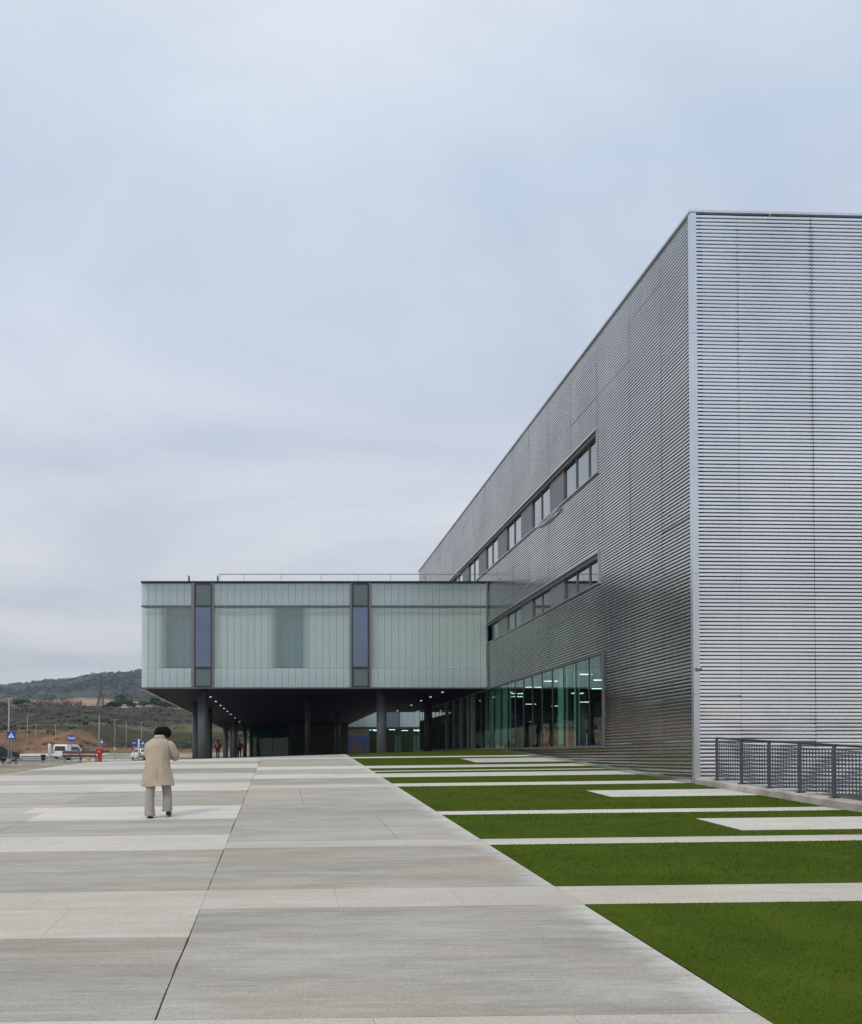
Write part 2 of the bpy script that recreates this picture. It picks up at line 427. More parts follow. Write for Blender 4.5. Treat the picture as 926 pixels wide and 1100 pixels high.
def clump(mb, x, y, z, r, n, flat=.8, rnd=random):
    """uneven leafy clump of small facets"""
    for _ in range(n):
        th = rnd.uniform(0, 2*math.pi); cz = rnd.uniform(-.25, 1); rr = r*rnd.uniform(.55, 1.0)
        s = math.sqrt(max(0, 1-cz*cz)); c = Vector((x+rr*s*math.cos(th), y+rr*s*math.sin(th), z+rr*cz*flat))
        a = Vector((rnd.gauss(0,1), rnd.gauss(0,1), rnd.gauss(0,.6))).normalized(); b = a.orthogonal().normalized()
        w = r*rnd.uniform(.16, .34)
        mb.face([c-a*w-b*w*.6, c+a*w-b*w*.6, c+a*w*.7+b*w*.7, c-a*w*.7+b*w*.7])
def build_woodland():
    mb = MB(); rnd = random.Random(3)
    for i in range(5200):
        y = rnd.uniform(760, 1440); px = rnd.uniform(-40, 300); x = (px-300)*y/F
        if N(x*.012, y*.012, 9, 3) < -.18 and y < 1300: continue
        r = rnd.uniform(2.2, 4.6) if rnd.random() < .85 else rnd.uniform(4.5, 6.2)
        if y > 1360: r *= .8
        clump(mb, x, y, hill_h(x, y)+.5, r, 11, .8, rnd)
    o = mb.build('hillside_woodland', M['leaf2']); tag(o, 'dark evergreen woodland covering the far hillside', 'woodland', kind='stuff')
build_woodland()
def build_scrub():
    mb = MB(); rnd = random.Random(5)
    for i in range(3200):
        y = rnd.uniform(226, 470) if i % 24 else rnd.uniform(192, 228); px = rnd.uniform(-30, 280); x = (px-300)*y/F
        n = N(x*.03, y*.03, 2, 4)
        if rnd.random() > .35 + n*1.2: continue
        clump(mb, x, y, ground(x, y)-.1, rnd.uniform(.4, 1.5), 12, .7, rnd)
    o = mb.build('scrub', M['leaf2']); tag(o, 'low scrub bushes dotted over the banks below the hill', 'scrub', kind='stuff')
build_scrub()

# ------------------------------------------------------------------ plaza, lawn, roads
XE = 2.80      # left edge of the lawn
XJ = -.73      # long joint in the paving
def left_edge(y):
    if y < 22.5: return -14 if y < 12 else lerp(-14, -9.2, (y-12)/10.5)
    if y < 26.4: return lerp(-9.2, -8.5, (y-22.5)/3.9)
    if y < 30.3: return lerp(-8.5, -7.8, (y-26.4)/3.9)
    if y < 38: return lerp(-7.8, -6.6, (y-30.3)/7.7)
    return -6.6
KIND = {'g': 0, 'm': 1, 'b': 2, 'w': 3}
def slab(mb, x0, x1, y0, y1, kind, tone, gap=.003, jit=0.0, lft=False):
    ny = max(1, int((y1-y0)/.35)) if y0 < 20 else max(1, int(y1-y0)); nx = max(1, int((x1-x0)/1.2))
    ga = .0026
    for j in range(ny):
        ya = lerp(y0+ga, y1-ga, j/ny); yb = lerp(y0+ga, y1-ga, (j+1)/ny)
        for i in range(nx):
            def X(t, y):
                a = x0+gap; b = x1-gap
                if lft: a = max(a, left_edge(y))
                return lerp(a, b, t)
            q = []
            for t, y in ((i/nx, ya), ((i+1)/nx, ya), ((i+1)/nx, yb), (i/nx, yb)):
                x = X(t, y)
                if abs(x-XJ) < .02 and kind in 'gm': x += .010*N(y*1.7, 0, x > XJ, 3) + .006*N(y*6, 3, 1, 2)
                q.append((x, y, ground(x, y)))
            if q[1][0]-q[0][0] < .02: continue
            mb.face(q, KIND[kind], tone)
    # edges of the slab, 5 cm deep
    for (xa, ya, xb, yb) in ((x0+gap, y0+ga, x1-gap, y0+ga), (x1-gap, y0+ga, x1-gap, y1-ga), (x0+gap, y1-ga, x0+gap, y0+ga)):
        if lft: xa = max(xa, left_edge(ya)); xb = max(xb, left_edge(yb))
        za, zb = ground(xa, ya), ground(xb, yb)
        mb.face([(xa, ya, za-.09), (xb, yb, zb-.09), (xb, yb, zb-.0005), (xa, ya, za-.0005)], KIND[kind], tone)
LB = [(-12,-8,'g'),(-8,-6,'w'),(-6,-2.5,'g'),(-2.5,-.5,'b'),(-.5,4.2,'g'),(4.2,5.1,'b'),(5.1,6.97,'g'),(6.97,8.8,'b'),(8.8,11.4,'g'),(11.4,12.8,'w'),(12.8,14.7,'m'),(14.7,16.8,'w'),
      (16.8,20.1,'g'),(20.1,22.2,'w'),(22.2,23.6,'m'),(23.6,25.8,'w'),(25.8,28.2,'g'),(28.2,30.4,'w'),(30.4,32.2,'m'),(32.2,34.4,'w'),(34.4,37,'m'),(37,40.1,'w')]
RB = [(-12,-8,'g'),(-8,-7.1,'b'),(-7.1,-4,'g'),(-4,-3.1,'b'),(-3.1,1,'g'),(1,1.9,'b'),(1.9,4.2,'g'),(4.2,5.1,'b'),(5.1,7.95,'g'),(7.95,8.8,'b'),(8.8,11.5,'g'),(11.5,12.05,'b'),(12.05,14.85,'m'),(14.85,17,'g'),
      (17,20.5,'m'),(20.5,21.4,'w'),(21.4,23.4,'g'),(23.4,24.9,'w'),(24.9,27.1,'m'),(27.1,28.5,'w'),(28.5,33,'m'),(33,34,'w'),(34,40.1,'m')]
def build_plaza():
    mb = MB(); rnd = random.Random(11)
    for y0, y1, k in LB:
        step = 3.6
        x = XJ; i = 0
        while x > -14:
            xa = x - step
            wide = (.0065 if k in 'gm' else .0012) if i == 0 else .0022
            tone = min(1, max(0, rnd.gauss(.5, .22)))
            if k in 'bw':                                       # pale bands: 1.2 m slabs cast in threes
                ym = lerp(y0, y1, .58)
                for q in range(3):
                    for ya, yb, sh in ((y0, ym, 0), (ym, y1, -.42)):
                        xr = x-1.2*q + (sh if q or i else 0); xl = x-1.2*(q+1) + sh
                        slab(mb, xl, xr, ya, yb, k, min(1, max(0, tone+rnd.uniform(-.12,.12))), wide if q == 0 and i == 0 else rnd.choice((.0010, .0014, .0026)), lft=True)
            else:
                slab(mb, xa, x, y0, y1, k, tone, wide if rnd.random() < .8 else .002, lft=True)
            x = xa; i += 1
    for y0, y1, k in RB:
        tone = min(1, max(0, rnd.gauss(.5, .2)))
        if k == 'b':
            xs = [XJ, .55, 1.72, XE]
        elif k in 'mw': xs = [XJ, XJ+1.2+rnd.choice((0, .6, 1.2)), XE]
        else: xs = [XJ, XE]
        for a, b in zip(xs, xs[1:]): slab(mb, a, b, y0, y1, k, min(1, max(0, tone+rnd.uniform(-.1,.1))), .0065 if a == XJ and k != 'b' else .0012)
    # pale strips and pads set into the lawn
    for y0, y1 in STRIPS:
        x = XE
        while x < WX - .1:
            b = min(WX-.02, x + 2.3); slab(mb, x, b, y0, y1, 'w' if y0 > 14 else 'b', rnd.uniform(.5,.8), .002); x = b
    for y0, y1 in PADS: slab(mb, 6.72, WX-.02, y0, y1, 'w', rnd.uniform(.4,.7), .002)
    # sheltered paving under the glass block
    for j in range(24):
        for i in range(5):
            x0 = -6.6 + 3.27*i; y0 = 40.1 + 3*j
            slab(mb, x0, x0+3.27, y0, y0+3, 'm', rnd.uniform(.2,.6), .003)
    o = mb.build('plaza', [M['con_grey'], M['con_mild'], M['con_beige'], M['con_white']], tone=True); tag(o, kind='structure')
STRIPS = [(-8,-7.1),(-4,-3.1),(1,1.9),(3.95,4.80),(7.95,8.78),(11.5,12.05),(14.85,15.4),(20.5,21.4),(23.4,24.9),(25.6,26.0),(27.1,28.4),(33,34)]
PADS = [(12.56,14.0),(17.5,19.0),(29.5,32.1)]
build_plaza()

def build_lawn():
    mb = MB(); rnd = random.Random(17)
    edges = [-12] + [e for s in STRIPS for e in s] + [40.1]
    holes = PADS
    rects = []
    for a, b in zip(edges[0::2], edges[1::2]):
        pads = [p for p in holes if p[0] > a and p[1] < b]
        if not pads: rects.append((XE, WX-.02, a, b)); continue
        p = pads[0]
        rects += [(XE, 6.72, a, b), (6.72, WX-.02, a, p[0]), (6.72, WX-.02, p[1], b)]
    def in_frame(x, y): return y > 3.5
    for x0, x1, y0, y1 in rects:
        ny = max(1, int((y1-y0)/1.2)); nx = max(1, int((x1-x0)/1.5))
        for j in range(ny):
            for i in range(nx):
                q = []
                for s, t in ((i/nx, j/ny), ((i+1)/nx, j/ny), ((i+1)/nx, (j+1)/ny), (i/nx, (j+1)/ny)):
                    x = lerp(x0, x1, s); y = lerp(y0, y1, t); q.append((x, y, ground(x, y)+.004))
                mb.face(q, 0, .34)
        # blades
        if y1 < 2: continue
        d = 1500 if y0 < 6 else 1100 if y0 < 9 else 700 if y0 < 13 else 380 if y0 < 18 else 150
        n = int((x1-x0)*(y1-max(y0, 3))*d)
        for _ in range(n):
            x = rnd.uniform(x0+.008, x1-.005); y = rnd.uniform(max(y0, 3)+.006, y1-.006)
            if x > .68*y + .5: continue
            z = ground(x, y); h = rnd.uniform(.012, .025); a = rnd.uniform(0, math.pi); w = rnd.uniform(.002, .0045)*(1 if y < 9 else 1.6 if y < 14 else 2.6)
            dx, dy = math.cos(a)*w, math.sin(a)*w; lx, ly = rnd.gauss(0, .010), rnd.gauss(0, .010)
            mb.face([(x-dx, y-dy, z), (x+dx, y+dy, z), (x+lx, y+ly, z+h)], 0, min(1, max(0, rnd.gauss(.5, .14))))
    o = mb.build('lawn', M['turf'], tone=True)
    tag(o, 'short artificial green turf laid in strips between pale paving bands', 'lawn', kind='stuff')
build_lawn()

def sheet(name, m, pts, dz, nx=12):
    """strip between two polylines laid on the ground"""
    mb = MB()
    for (a, b), (c, d) in zip(pts, pts[1:]):
        for i in range(nx):
            s0, s1 = i/nx, (i+1)/nx
            q = []
            for (p, q2, s) in ((a, b, s0), (a, b, s1), (c, d, s1), (c, d, s0)):
                x = lerp(p[0], q2[0], s); y = lerp(p[1], q2[1], s); q.append((x, y, ground(x, y)+dz))
            mb.face(q)
    o = mb.build(name, m); tag(o, kind='structure'); return o
sheet('road', M['asphalt'], [((-130, 86+3*i), (14, 84+3*i)) for i in range(15)], .012, 60)
sheet('footway', M['pale_pave'], [((-130, 136+3*i), (-30, 138+3*i)) for i in range(8)], .09, 40)
mb = MB()
for i in range(9):
    for (x0, w) in ((-24.2+i*.95, .5),):
        x = x0
        q = [(x, 88, 0), (x+w, 88, 0), (x+w-3.2, 122, 0), (x-3.2, 122, 0)]
        for t in range(6):
            a, b = t/6, (t+1)/6
            p = [(lerp(q[0][0], q[3][0], a), lerp(88, 122, a)), (lerp(q[1][0], q[2][0], a), lerp(88, 122, a)), (lerp(q[1][0], q[2][0], b), lerp(88, 122, b)), (lerp(q[0][0], q[3][0], b), lerp(88, 122, b))]
            mb.face([(X, Y, ground(X, Y)+.018) for X, Y in p])
o = mb.build('road_markings', M['paint_white']); tag(o, kind='structure')

def py2z(py, y): return EZ + y*math.tan(R(.93) + math.atan((812 - F*math.tan(R(.93)) - py)/F))
# ------------------------------------------------------------------ metal building
H = py2z(226, ZC)
PITCH = .089
PROF = [(.0, 0.0), (.026, .0005), (.051, 0.0), (.055, -.003), (.0825, -.041), (.0838, -.044), (.0868, -.044), (.0876, -.041), (.0886, -.003)]   # flat rib, sloping shoulder, open groove, square underside
PROF_SIDE = [(.0, 0.0), (.022, .0005), (.044, 0.0), (.048, -.003), (.0815, -.043)] + PROF[5:]  # narrower flats and wider grooves, shaped to darken the long wall
def profile_rows(z0, z1, prof=PROF):
    """(z, out) points of the ribbed sheet between two heights"""
    pts = []
    k = int(math.floor(z0/PITCH)) - 1
    while k*PITCH < z1 + PITCH:
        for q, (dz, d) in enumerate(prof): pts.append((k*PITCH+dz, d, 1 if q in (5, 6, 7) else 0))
        k += 1
    res = []
    for (za, da, ma), (zb, db, _) in zip(pts, pts[1:]):
        if zb <= z0 or za >= z1: continue
        a, b = max(za, z0), min(zb, z1)
        fa = (a-za)/(zb-za); fb = (b-za)/(zb-za)
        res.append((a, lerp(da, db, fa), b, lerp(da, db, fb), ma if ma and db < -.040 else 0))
    return res
rw = random.Random(23)
SEAMS = [ZC+.02, 21.96, 23.94, 26.4] + [26.4 + 2.42*i for i in range(1, 14)] + [60.3]
TILT = {}
def tilt(i, zc):
    k = (i, int(zc/1.07))
    if k not in TILT: TILT[k] = (rw.gauss(0, .0014), rw.gauss(0, .0028), rw.gauss(0, .0006))
    return TILT[k]
S1 = (26.42, 56.0, EZ+8.70, EZ+10.02)     # upper window band  (y0, y1, z0, z1)
S2 = (26.32, 56.0, EZ+5.29, EZ+6.21)
SG = (26.0, 60.0, EZ+.33, EZ+3.08)       # ground floor glazing
def wall_ground(y): return ground(WX-.05, y) - .03
def clad_side():
    mb = MB()
    cols = sorted(set(SEAMS + [S1[0], S2[0], SG[0], S1[1], S2[1], SG[1]]))
    for i, (ya, yb) in enumerate(zip(cols, cols[1:])):
        yc = (ya+yb)/2
        g = .006
        y0 = ya + (g if any(abs(ya-s) < 1e-6 for s in SEAMS) else 0); y1 = yb - (g if any(abs(yb-s) < 1e-6 for s in SEAMS) else 0)
        seam_i = sum(1 for s in SEAMS if s < yc)
        spans = []; z = min(wall_ground(y0), wall_ground(y1)) + .08
        for (wa, wb, wz0, wz1) in (SG, S2, S1):
            if wa <= yc <= wb:
                spans.append((z, wz0)); z = wz1
        spans.append((z, H-.058))
        for z0, z1 in spans:
            for (a, da, b, db, mi) in profile_rows(z0, z1, PROF_SIDE):
                t = tilt(seam_i, (a+b)/2)
                def P(y, zz, d):
                    ox = t[0]*(y-yc) + t[1]*((zz % 1.07)-.53) + t[2]
                    return (WX - d + .02 - ox*.9 + 0, y, zz)
                mb.face([P(y1, a, da), P(y0, a, da), P(y0, b, db), P(y1, b, db)], mi)
    return mb
ANG = .0343
def EP(x, out, z):   # point on the end wall; x along the wall from the corner
    return (WX + x*math.cos(ANG) + out*math.sin(ANG), ZC + x*math.sin(ANG) - out*math.cos(ANG), z)
def clad_end():
    mb = MB(); xs = [.132, 1.15, 2.94, 5.9, 8.9, 11.9, 14.9, 17.9, 21, 24]
    for i, (xa, xb) in enumerate(zip(xs, xs[1:])):
        g0 = .002 if i == 1 else .006; g1 = .002 if i == 0 else .006
        for (a, da, b, db, mi) in profile_rows(EZ-3.6, H-.066):
            t = tilt(100+i, (a+b)/2); xm = (xa+xb)/2
            def P(x, zz, d):
                o_ = d - .02 + t[0]*(x-xm)*.8 + t[1]*.4*((zz % 1.07)-.53) + .0012*math.sin(zz*9+x*2.2+i)
                return EP(x, o_, zz)
            mb.face([P(xa+g0, a, da), P(xb-g1, a, da), P(xb-g1, b, db), P(xa+g0, b, db)], mi)
    return mb
MBD = thing('metal_clad_building', (WX, ZC, ground(WX-.1, ZC)), 'long three storey building clad in ribbed silver metal, with two slanting-looking window bands', 'building')
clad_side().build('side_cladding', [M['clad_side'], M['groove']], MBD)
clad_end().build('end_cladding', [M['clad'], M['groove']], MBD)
# fixings along the end wall seams
mb = MB()
for xx, st in ((1.15, 2), (2.9, 1), (2.98, 1), (5.9, 1), (8.9, 1)):
    k = 0
    z = EZ-1.2
    while z < H-.3:
        p = EP(xx, .004, z); mb.box(p[0]-.009, p[0]+.009, p[1]-.008, p[1]+.004, z-.009, z+.009)
        z += PITCH*st
tag(mb.build('cladding_screws', M['frame_dark'], MBD), kind='stuff')
# core behind the cladding: walls with the openings left free
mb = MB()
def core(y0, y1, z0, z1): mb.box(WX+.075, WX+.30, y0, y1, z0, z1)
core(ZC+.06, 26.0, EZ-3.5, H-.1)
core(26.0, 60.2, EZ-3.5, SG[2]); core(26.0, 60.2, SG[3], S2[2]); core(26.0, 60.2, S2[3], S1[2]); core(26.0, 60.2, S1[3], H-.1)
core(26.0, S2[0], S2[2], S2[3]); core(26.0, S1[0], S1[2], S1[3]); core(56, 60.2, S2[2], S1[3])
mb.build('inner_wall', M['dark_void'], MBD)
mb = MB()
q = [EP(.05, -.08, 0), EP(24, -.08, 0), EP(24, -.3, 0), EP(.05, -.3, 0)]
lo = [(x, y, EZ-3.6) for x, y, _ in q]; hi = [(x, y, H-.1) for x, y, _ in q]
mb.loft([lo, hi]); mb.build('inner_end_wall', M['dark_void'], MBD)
mb = MB(); mb.box(WX+.31, 33.5, 60.0, 60.25, EZ-1, H-.1); mb.box(33.2, 33.5, 21.5, 60, EZ-3.6, H-.1)
mb.build('back_wall', M['clad'], MBD)
mb = MB(); mb.box(WX+.05, 33.4, 21.2, 60.2, H-.35, H-.2); mb.build('roof', M['roofing'], MBD)
# corner post in three lengths, coping, base flashing
mb = MB()
cuts = [EZ-1.0, EZ+1.45, EZ+4.3, EZ+10.0, H-.06]
for a, b in zip(cuts, cuts[1:]):
    pts = [EP(.128, .002, 0), EP(.128, .026, 0), (WX-.016, ZC-.026, 0), (WX-.016, ZC+.09, 0), (WX-.002, ZC+.09, 0), (WX-.002, ZC+.0, 0)]
    ring = [(x, y) for x, y, _ in pts]
    mb.loft([[(x, y, a+.004) for x, y in ring], [(x, y, b-.004) for x, y in ring]])
mb.build('corner_post', M['flash'], MBD)
mb = MB()
mb.box(WX-.036, WX+.30, ZC-.036, 60.35, H-.055, H)
q0, q1 = EP(.31, .036, 0), EP(24, .036, 0); q2, q3 = EP(24, -.3, 0), EP(.31, -.3, 0)
mb.loft([[(x, y, H-.058) for x, y, _ in (q0, q1, q2, q3)], [(x, y, H-.001) for x, y, _ in (q0, q1, q2, q3)]])
for xx in (1.9, 4.6, 7.6):
    p = EP(xx, .038, 0); mb.box(p[0]-.006, p[0]+.006, p[1]-.004, p[1]+.02, H-.12, H-.004)
mb.build('coping', M['flash'], MBD)
mb = MB()
ys = [ZC+.1+1.0*i for i in range(41)]
for a, b in zip(ys, ys[1:]):
    za, zb = wall_ground(a), wall_ground(b)
    mb.face([(WX-.022, b, zb), (WX-.022, a, za), (WX-.022, a, za+.12), (WX-.022, b, zb+.12)])
    mb.face([(WX-.022, b, zb+.12), (WX-.022, a, za+.12), (WX+.04, a, za+.12), (WX+.04, b, zb+.12)])
mb.build('base_flashing', M['flash'], MBD)
mb = MB()   # small round dome knob on the corner post, gives no light
p = Vector((WX+.10, ZC-.05, EZ+2.05))
mb.loft([[p+Vector((math.cos(t)*r, -d, math.sin(t)*r)) for t in (2*math.pi*j/14 for j in range(14))] for r, d in ((.055, -.02), (.06, .01), (.055, .04), (.03, .06), (.004, .066))])
mb.build('dome_knob', M['galv'], MBD, smooth=True)

def window_band(S, first, mod0, mods, name):
    y0, y1, z0, z1 = S
    fr = MB(); dep = .20
    fr.box(WX-.028, WX+dep, y0-.05, y1, z1+.002, z1+.045)              # head
    fr.box(WX-.012, WX+dep, y0-.055, y0-.004, z0-.03, z1+.05)          # jamb
    fo = fr.build('window_band_frame', M['sill'], MBD)
    rv = MB()
    rv.box(WX+.02, WX+.24, y0, y1, z1-.14, z1+.001)
    rv.build('blind_box', M['reveal'], fo)
    sl = MB(); sl.box(WX-.045, WX+dep, y0-.05, y1, z0-.03, z0-.002); sl.build('sill', M['sill'], fo)
    # panes and infill panels
    segs = []
    ys = [y0, 27.34, 28.5, mod0]
    for a, b in zip(ys, ys[1:]): segs.append((a, b, 'w'))
    y = mod0
    for i in range(mods):
        segs += [(y, y+1.55, 'p'), (y+1.55, y+2.6, 'w'), (y+2.6, y+3.74, 'w')]; y += 3.74
    mu = MB()
    for a, b, k in segs:
        if a >= y1: break
        b = min(b, y1)
        if k == 'w':
            m = MB(); m.box(WX+.130, WX+.140, a+.035, b-.035, z0+.04, z1-.14); m.build('pane', M['pane'], fo)
            mu = MB(); mu.box(WX+.095, WX+.17, a-.03, a+.03, z0, z1-.14)
            mu.box(WX+.10, WX+.165, a+.03, b-.03, z0, z0+.04); mu.build('mullion', M['frame_mid'], fo)
        else:
            m = MB(); m.box(WX+.085, WX+.15, a+.032, b-.032, z0+.002, z1-.141); m.build('infill_panel', M['infill'], fo)
            mu = MB(); mu.box(WX+.07, WX+.17, a-.03, a+.03, z0, z1-.14); mu.build('mullion', M['frame_mid'], fo)
window_band(S1, 3, 29.7, 7, 'upper')
window_band(S2, 3, 29.7, 7, 'middle')
# loose flashing hanging under the upper band
mb = MB()
pts = [(29.9, EZ+8.61), (30.4, EZ+8.55), (31.2, EZ+8.50), (31.7, EZ+8.54), (32.4, EZ+8.61)]
rings = [[(WX-.03, y, z-.03), (WX-.11, y, z-.025), (WX-.11, y, z+.01), (WX-.03, y, z+.012)] for y, z in pts]
mb.loft(rings); mb.build('loose_flashing', M['flash'], MBD)
# interior of the two upper floors
mb = MB()
for z0 in (EZ+3.7, EZ+7.3): mb.box(WX+.31, 20, 26, 60, z0, z0+.25)
mb.box(16, 16.1, 26, 60, EZ+3.95, H-.4)
mb.box(WX+.35, 20, 26, 60, H-1.6, H-1.5)
mb.build('upper_floors', M['white_wall'], MBD)

# ground floor glazing
fr = MB()
fr.box(WX-.035, WX+.12, SG[0]-.06, SG[0]-.002, SG[2]-.05, SG[3]+.06)
fr.box(WX-.03, WX+.12, SG[0], SG[1], SG[3]+.002, SG[3]+.06)
fr.box(WX-.05, WX+.12, SG[0], SG[1], SG[2]-.05, SG[2]-.002)
GF = fr.build('glazing_frame', M['frame_mid'], MBD)
y = SG[0]; ml = MB(); i = 0
while y < SG[1]-.5:
    b = min(y+1.22, SG[1])
    m = MB(); m.box(WX+.03, WX+.042, y+.012, b-.012, SG[2], SG[3]); m.build('glass_pane', M['shop'], GF)
    ml = MB(); ml.box(WX+.012, WX+.10, b-.011, b+.011, SG[2], SG[3]); ml.build('mullion', M['frame_dark'], GF)
    y = b
for yy, wd in ((43.6, .10), (44.6, .16), (46.4, .10), (48.2, .12), (50.4, .12)):
    ml = MB(); ml.box(WX-.06, WX+.011, yy-wd/2, yy+wd/2, SG[2], SG[3]); ml.build('door_post', M['lampgrey'], GF)
mb = MB(); mb.box(WX+.31, 24, 21.5, 60, EZ+.05, EZ+.30); mb.build('ground_floor', M['floor_in'], MBD)
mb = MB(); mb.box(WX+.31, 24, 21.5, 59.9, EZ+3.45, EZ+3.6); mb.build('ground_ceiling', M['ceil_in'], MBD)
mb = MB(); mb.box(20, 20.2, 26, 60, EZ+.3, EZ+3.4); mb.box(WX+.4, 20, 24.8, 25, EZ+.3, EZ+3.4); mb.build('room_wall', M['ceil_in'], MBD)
for yy, xx, L in ((33, 11.65, .62), (36, 11.3, .6), (39.2, 11.55, .75), (43.2, 11.95, .7), (45.4, 12.5, .6), (40, 14.7, .7), (43, 14.85, .6), (50, 17.6, .8), (52, 15.1, .7), (54, 17.4, .7), (35.5, 13.3, .7)):
    m = MB(); m.box(xx-L/2, xx+L/2, yy-.05, yy+.05, EZ+3.10, EZ+3.135); m.build('ceiling_light', M['light'], MBD)
for ya, yb in ((29.65, 30.75), (28.45, 29.0), (36.9, 41.5)):
    m = MB(); n = int((yb-ya)/.1)
    rings = [[(WX+.16+.02*math.sin(i*1.9), lerp(ya, yb, i/n), EZ+.32), (WX+.16+.02*math.sin(i*1.9), lerp(ya, yb, i/n), EZ+3.4)] for i in range(n+1)]
    m.loft(rings, cap=False, closed=False); m.build('curtain', M['blind'], MBD)
for xx, yy in ((12.6, 28.5), (12.8, 33.5), (12.8, 38.5), (16.5, 30), (16.5, 36)):
    m = MB(); m.tube([(xx, yy, EZ+.3), (xx, yy, EZ+3.45)], .22, 16); m.build('interior_column', M['white_wall'], MBD, smooth=True)

# ------------------------------------------------------------------ glass block on columns
XL, XR = -6.45, WX - .01
ZB0, ZB1 = EZ+3.14, EZ+8.13
GBD = thing('channel_glass_building', (1.6, ZB, EZ), 'raised long block faced in pale green channel glass, standing on grey columns', 'building')
def px2x(px, y=ZB): return (px-300)*y/F
ROWS = [(py2z(738, ZB), py2z(717.2, ZB)), (py2z(716.6, ZB), py2z(652.2, ZB)), (py2z(650, ZB), py2z(626.5, ZB))]
PANELS = [(151.2, 205.2), (229.6, 376.2), (399, 524.4)]
DARK = {0: [(169, 204.5)], 1: [(289, 333)], 2: []}
mbT = MB()
mbT.box(XL-.02, XR, ZB-.02, ZB+.35, py2z(625.6, ZB), ZB1+.03); mbT.build('parapet_cap', M['frame_dark'], GBD)
mbT = MB(); mbT.box(XL-.02, XR, ZB-.015, ZB+.35, ZB0, py2z(738.3, ZB)); mbT.build('bottom_rail', M['frame_mid'], GBD)
rg = random.Random(4)
for pi, (pa, pb) in enumerate(PANELS):
    xa, xb = px2x(pa), px2x(pb); n = max(1, round((xb-xa)/.318))
    holder = None
    for ri, (za, zb) in enumerate(ROWS):
        m = MB()
        for i in range(n):
            x0 = lerp(xa, xb, i/n)+.010; x1 = lerp(xa, xb, (i+1)/n)-.010; dy = rg.uniform(-.004, .004)
            # U profile: face with two short flanges
            m.box(x0, x1, ZB+.05+dy, ZB+.058+dy, za, zb)
            m.box(x1+.001, x1+.019, ZB+.052, ZB+.07, za, zb, 1)
        o = m.build('channel_glass', [M['chan_mid'] if ri == 1 else M['chan_top'], M['seal']], GBD)
    # boards behind the glass, with the dark room openings left free
    m = MB(); yb0, yb1 = ZB+.34, ZB+.40
    za, zb = ROWS[1]
    m.box(xa, xb, yb0, yb1, ROWS[2][0], ROWS[2][1]); m.box(xa, xb, yb0, yb1, ROWS[0][0], ROWS[0][1])
    x = xa
    for da, db in DARK[pi]:
        a, b = px2x(da), px2x(db)
        if a > x: m.box(x, a, yb0, yb1, za, zb)
        for k in range(7):  # slats thin out to imitate an edge blurred by rough glass
            wd = .05*(1-(k+1)/8.5)
            m.box(a+.05*k+.05-wd, a+.05*k+.05-.0005, yb0, yb1, za, zb)
            if pi == 1: m.box(b-.05*k-.05+.0005, b-.05*k-.05+wd, yb0, yb1, za, zb)
        d = MB(); d.box(a+.002, b-.002, yb0+.5, yb1+.5, za, zb); d.build('room_screen', M['teal_dark'], GBD)
        x = b
    if x < xb: m.box(x, xb, yb0, yb1, za, zb)
    m.build('insulation_board', M['insul'], GBD)
    m = MB()
    m.box(xa, xb, ZB+.03, ZB+.10, ROWS[1][1]+.003, ROWS[2][0]-.003)
    m.build('transom', M['frame_mid'], GBD)
for (fa, wa, wb, fb) in ((205.4, 208.4, 227.4, 229.4), (376.4, 378.2, 396.6, 398.8)):
    fr = MB(); z0, z1 = py2z(738, ZB), py2z(626, ZB)
    for a, b in ((fa, wa), (wb, fb)): fr.box(px2x(a), px2x(b), ZB-.01, ZB+.3, z0, z1)
    fo = fr.build('window_column_frame', M['infill'], GBD)
    mu = MB()
    xa, xb = px2x(wa), px2x(wb)
    for x0, x1 in ((xa, xa+.055), (xb-.055, xb)): mu.box(x0+.001, x1-.001, ZB-.03, ZB+.2, z0+.002, z1-.002)
    for py in (651.2, 717): mu.box(xa+.055, xb-.055, ZB-.028, ZB+.2, py2z(py, ZB)-.035, py2z(py, ZB)+.035)
    for za, zb in ((z0+.002, z0+.05), (z1-.05, z1-.002)): mu.box(xa+.055, xb-.055, ZB-.028, ZB+.2, za, zb)
    mu.build('mullion_frame', M['frame_dark'], fo)
    for (pa, pb, mm) in ((627, 650.4, 'spandrel_grey'), (652, 716.2, 'bluepane'), (717.8, 737, 'spandrel_grey')):
        m = MB(); m.box(xa+.056, xb-.056, ZB+.03, ZB+.04, py2z(pb, ZB)+.006, py2z(pa, ZB)-.006); m.build('pane', M[mm], fo)
    m = MB(); m.box(xa, xb, ZB+.7, ZB+.75, z0, z1); m.build('room_screen', M['ceil_in'], fo)
# other faces of the block: end wall to the left, wing running back, court side
mb = MB()
mb.box(XL-.002, XL+.10, ZB+.36, 112, ZB0+.002, ZB1); mb.box(6.9, 7.0, 62.2, 112, ZB0+.002, ZB1); mb.box(7.0, XR, 62.1, 62.25, ZB0+.002, ZB1)
mb.build('rear_walls', M['insul'], GBD)
mb = MB(); mb.box(XL+.1, XR, ZB+.36, 62.09, ZB1-.2, ZB1); mb.box(XL+.1, 6.9, 62.09, 112, ZB1-.2, ZB1); mb.build('roof', M['roofing'], GBD)
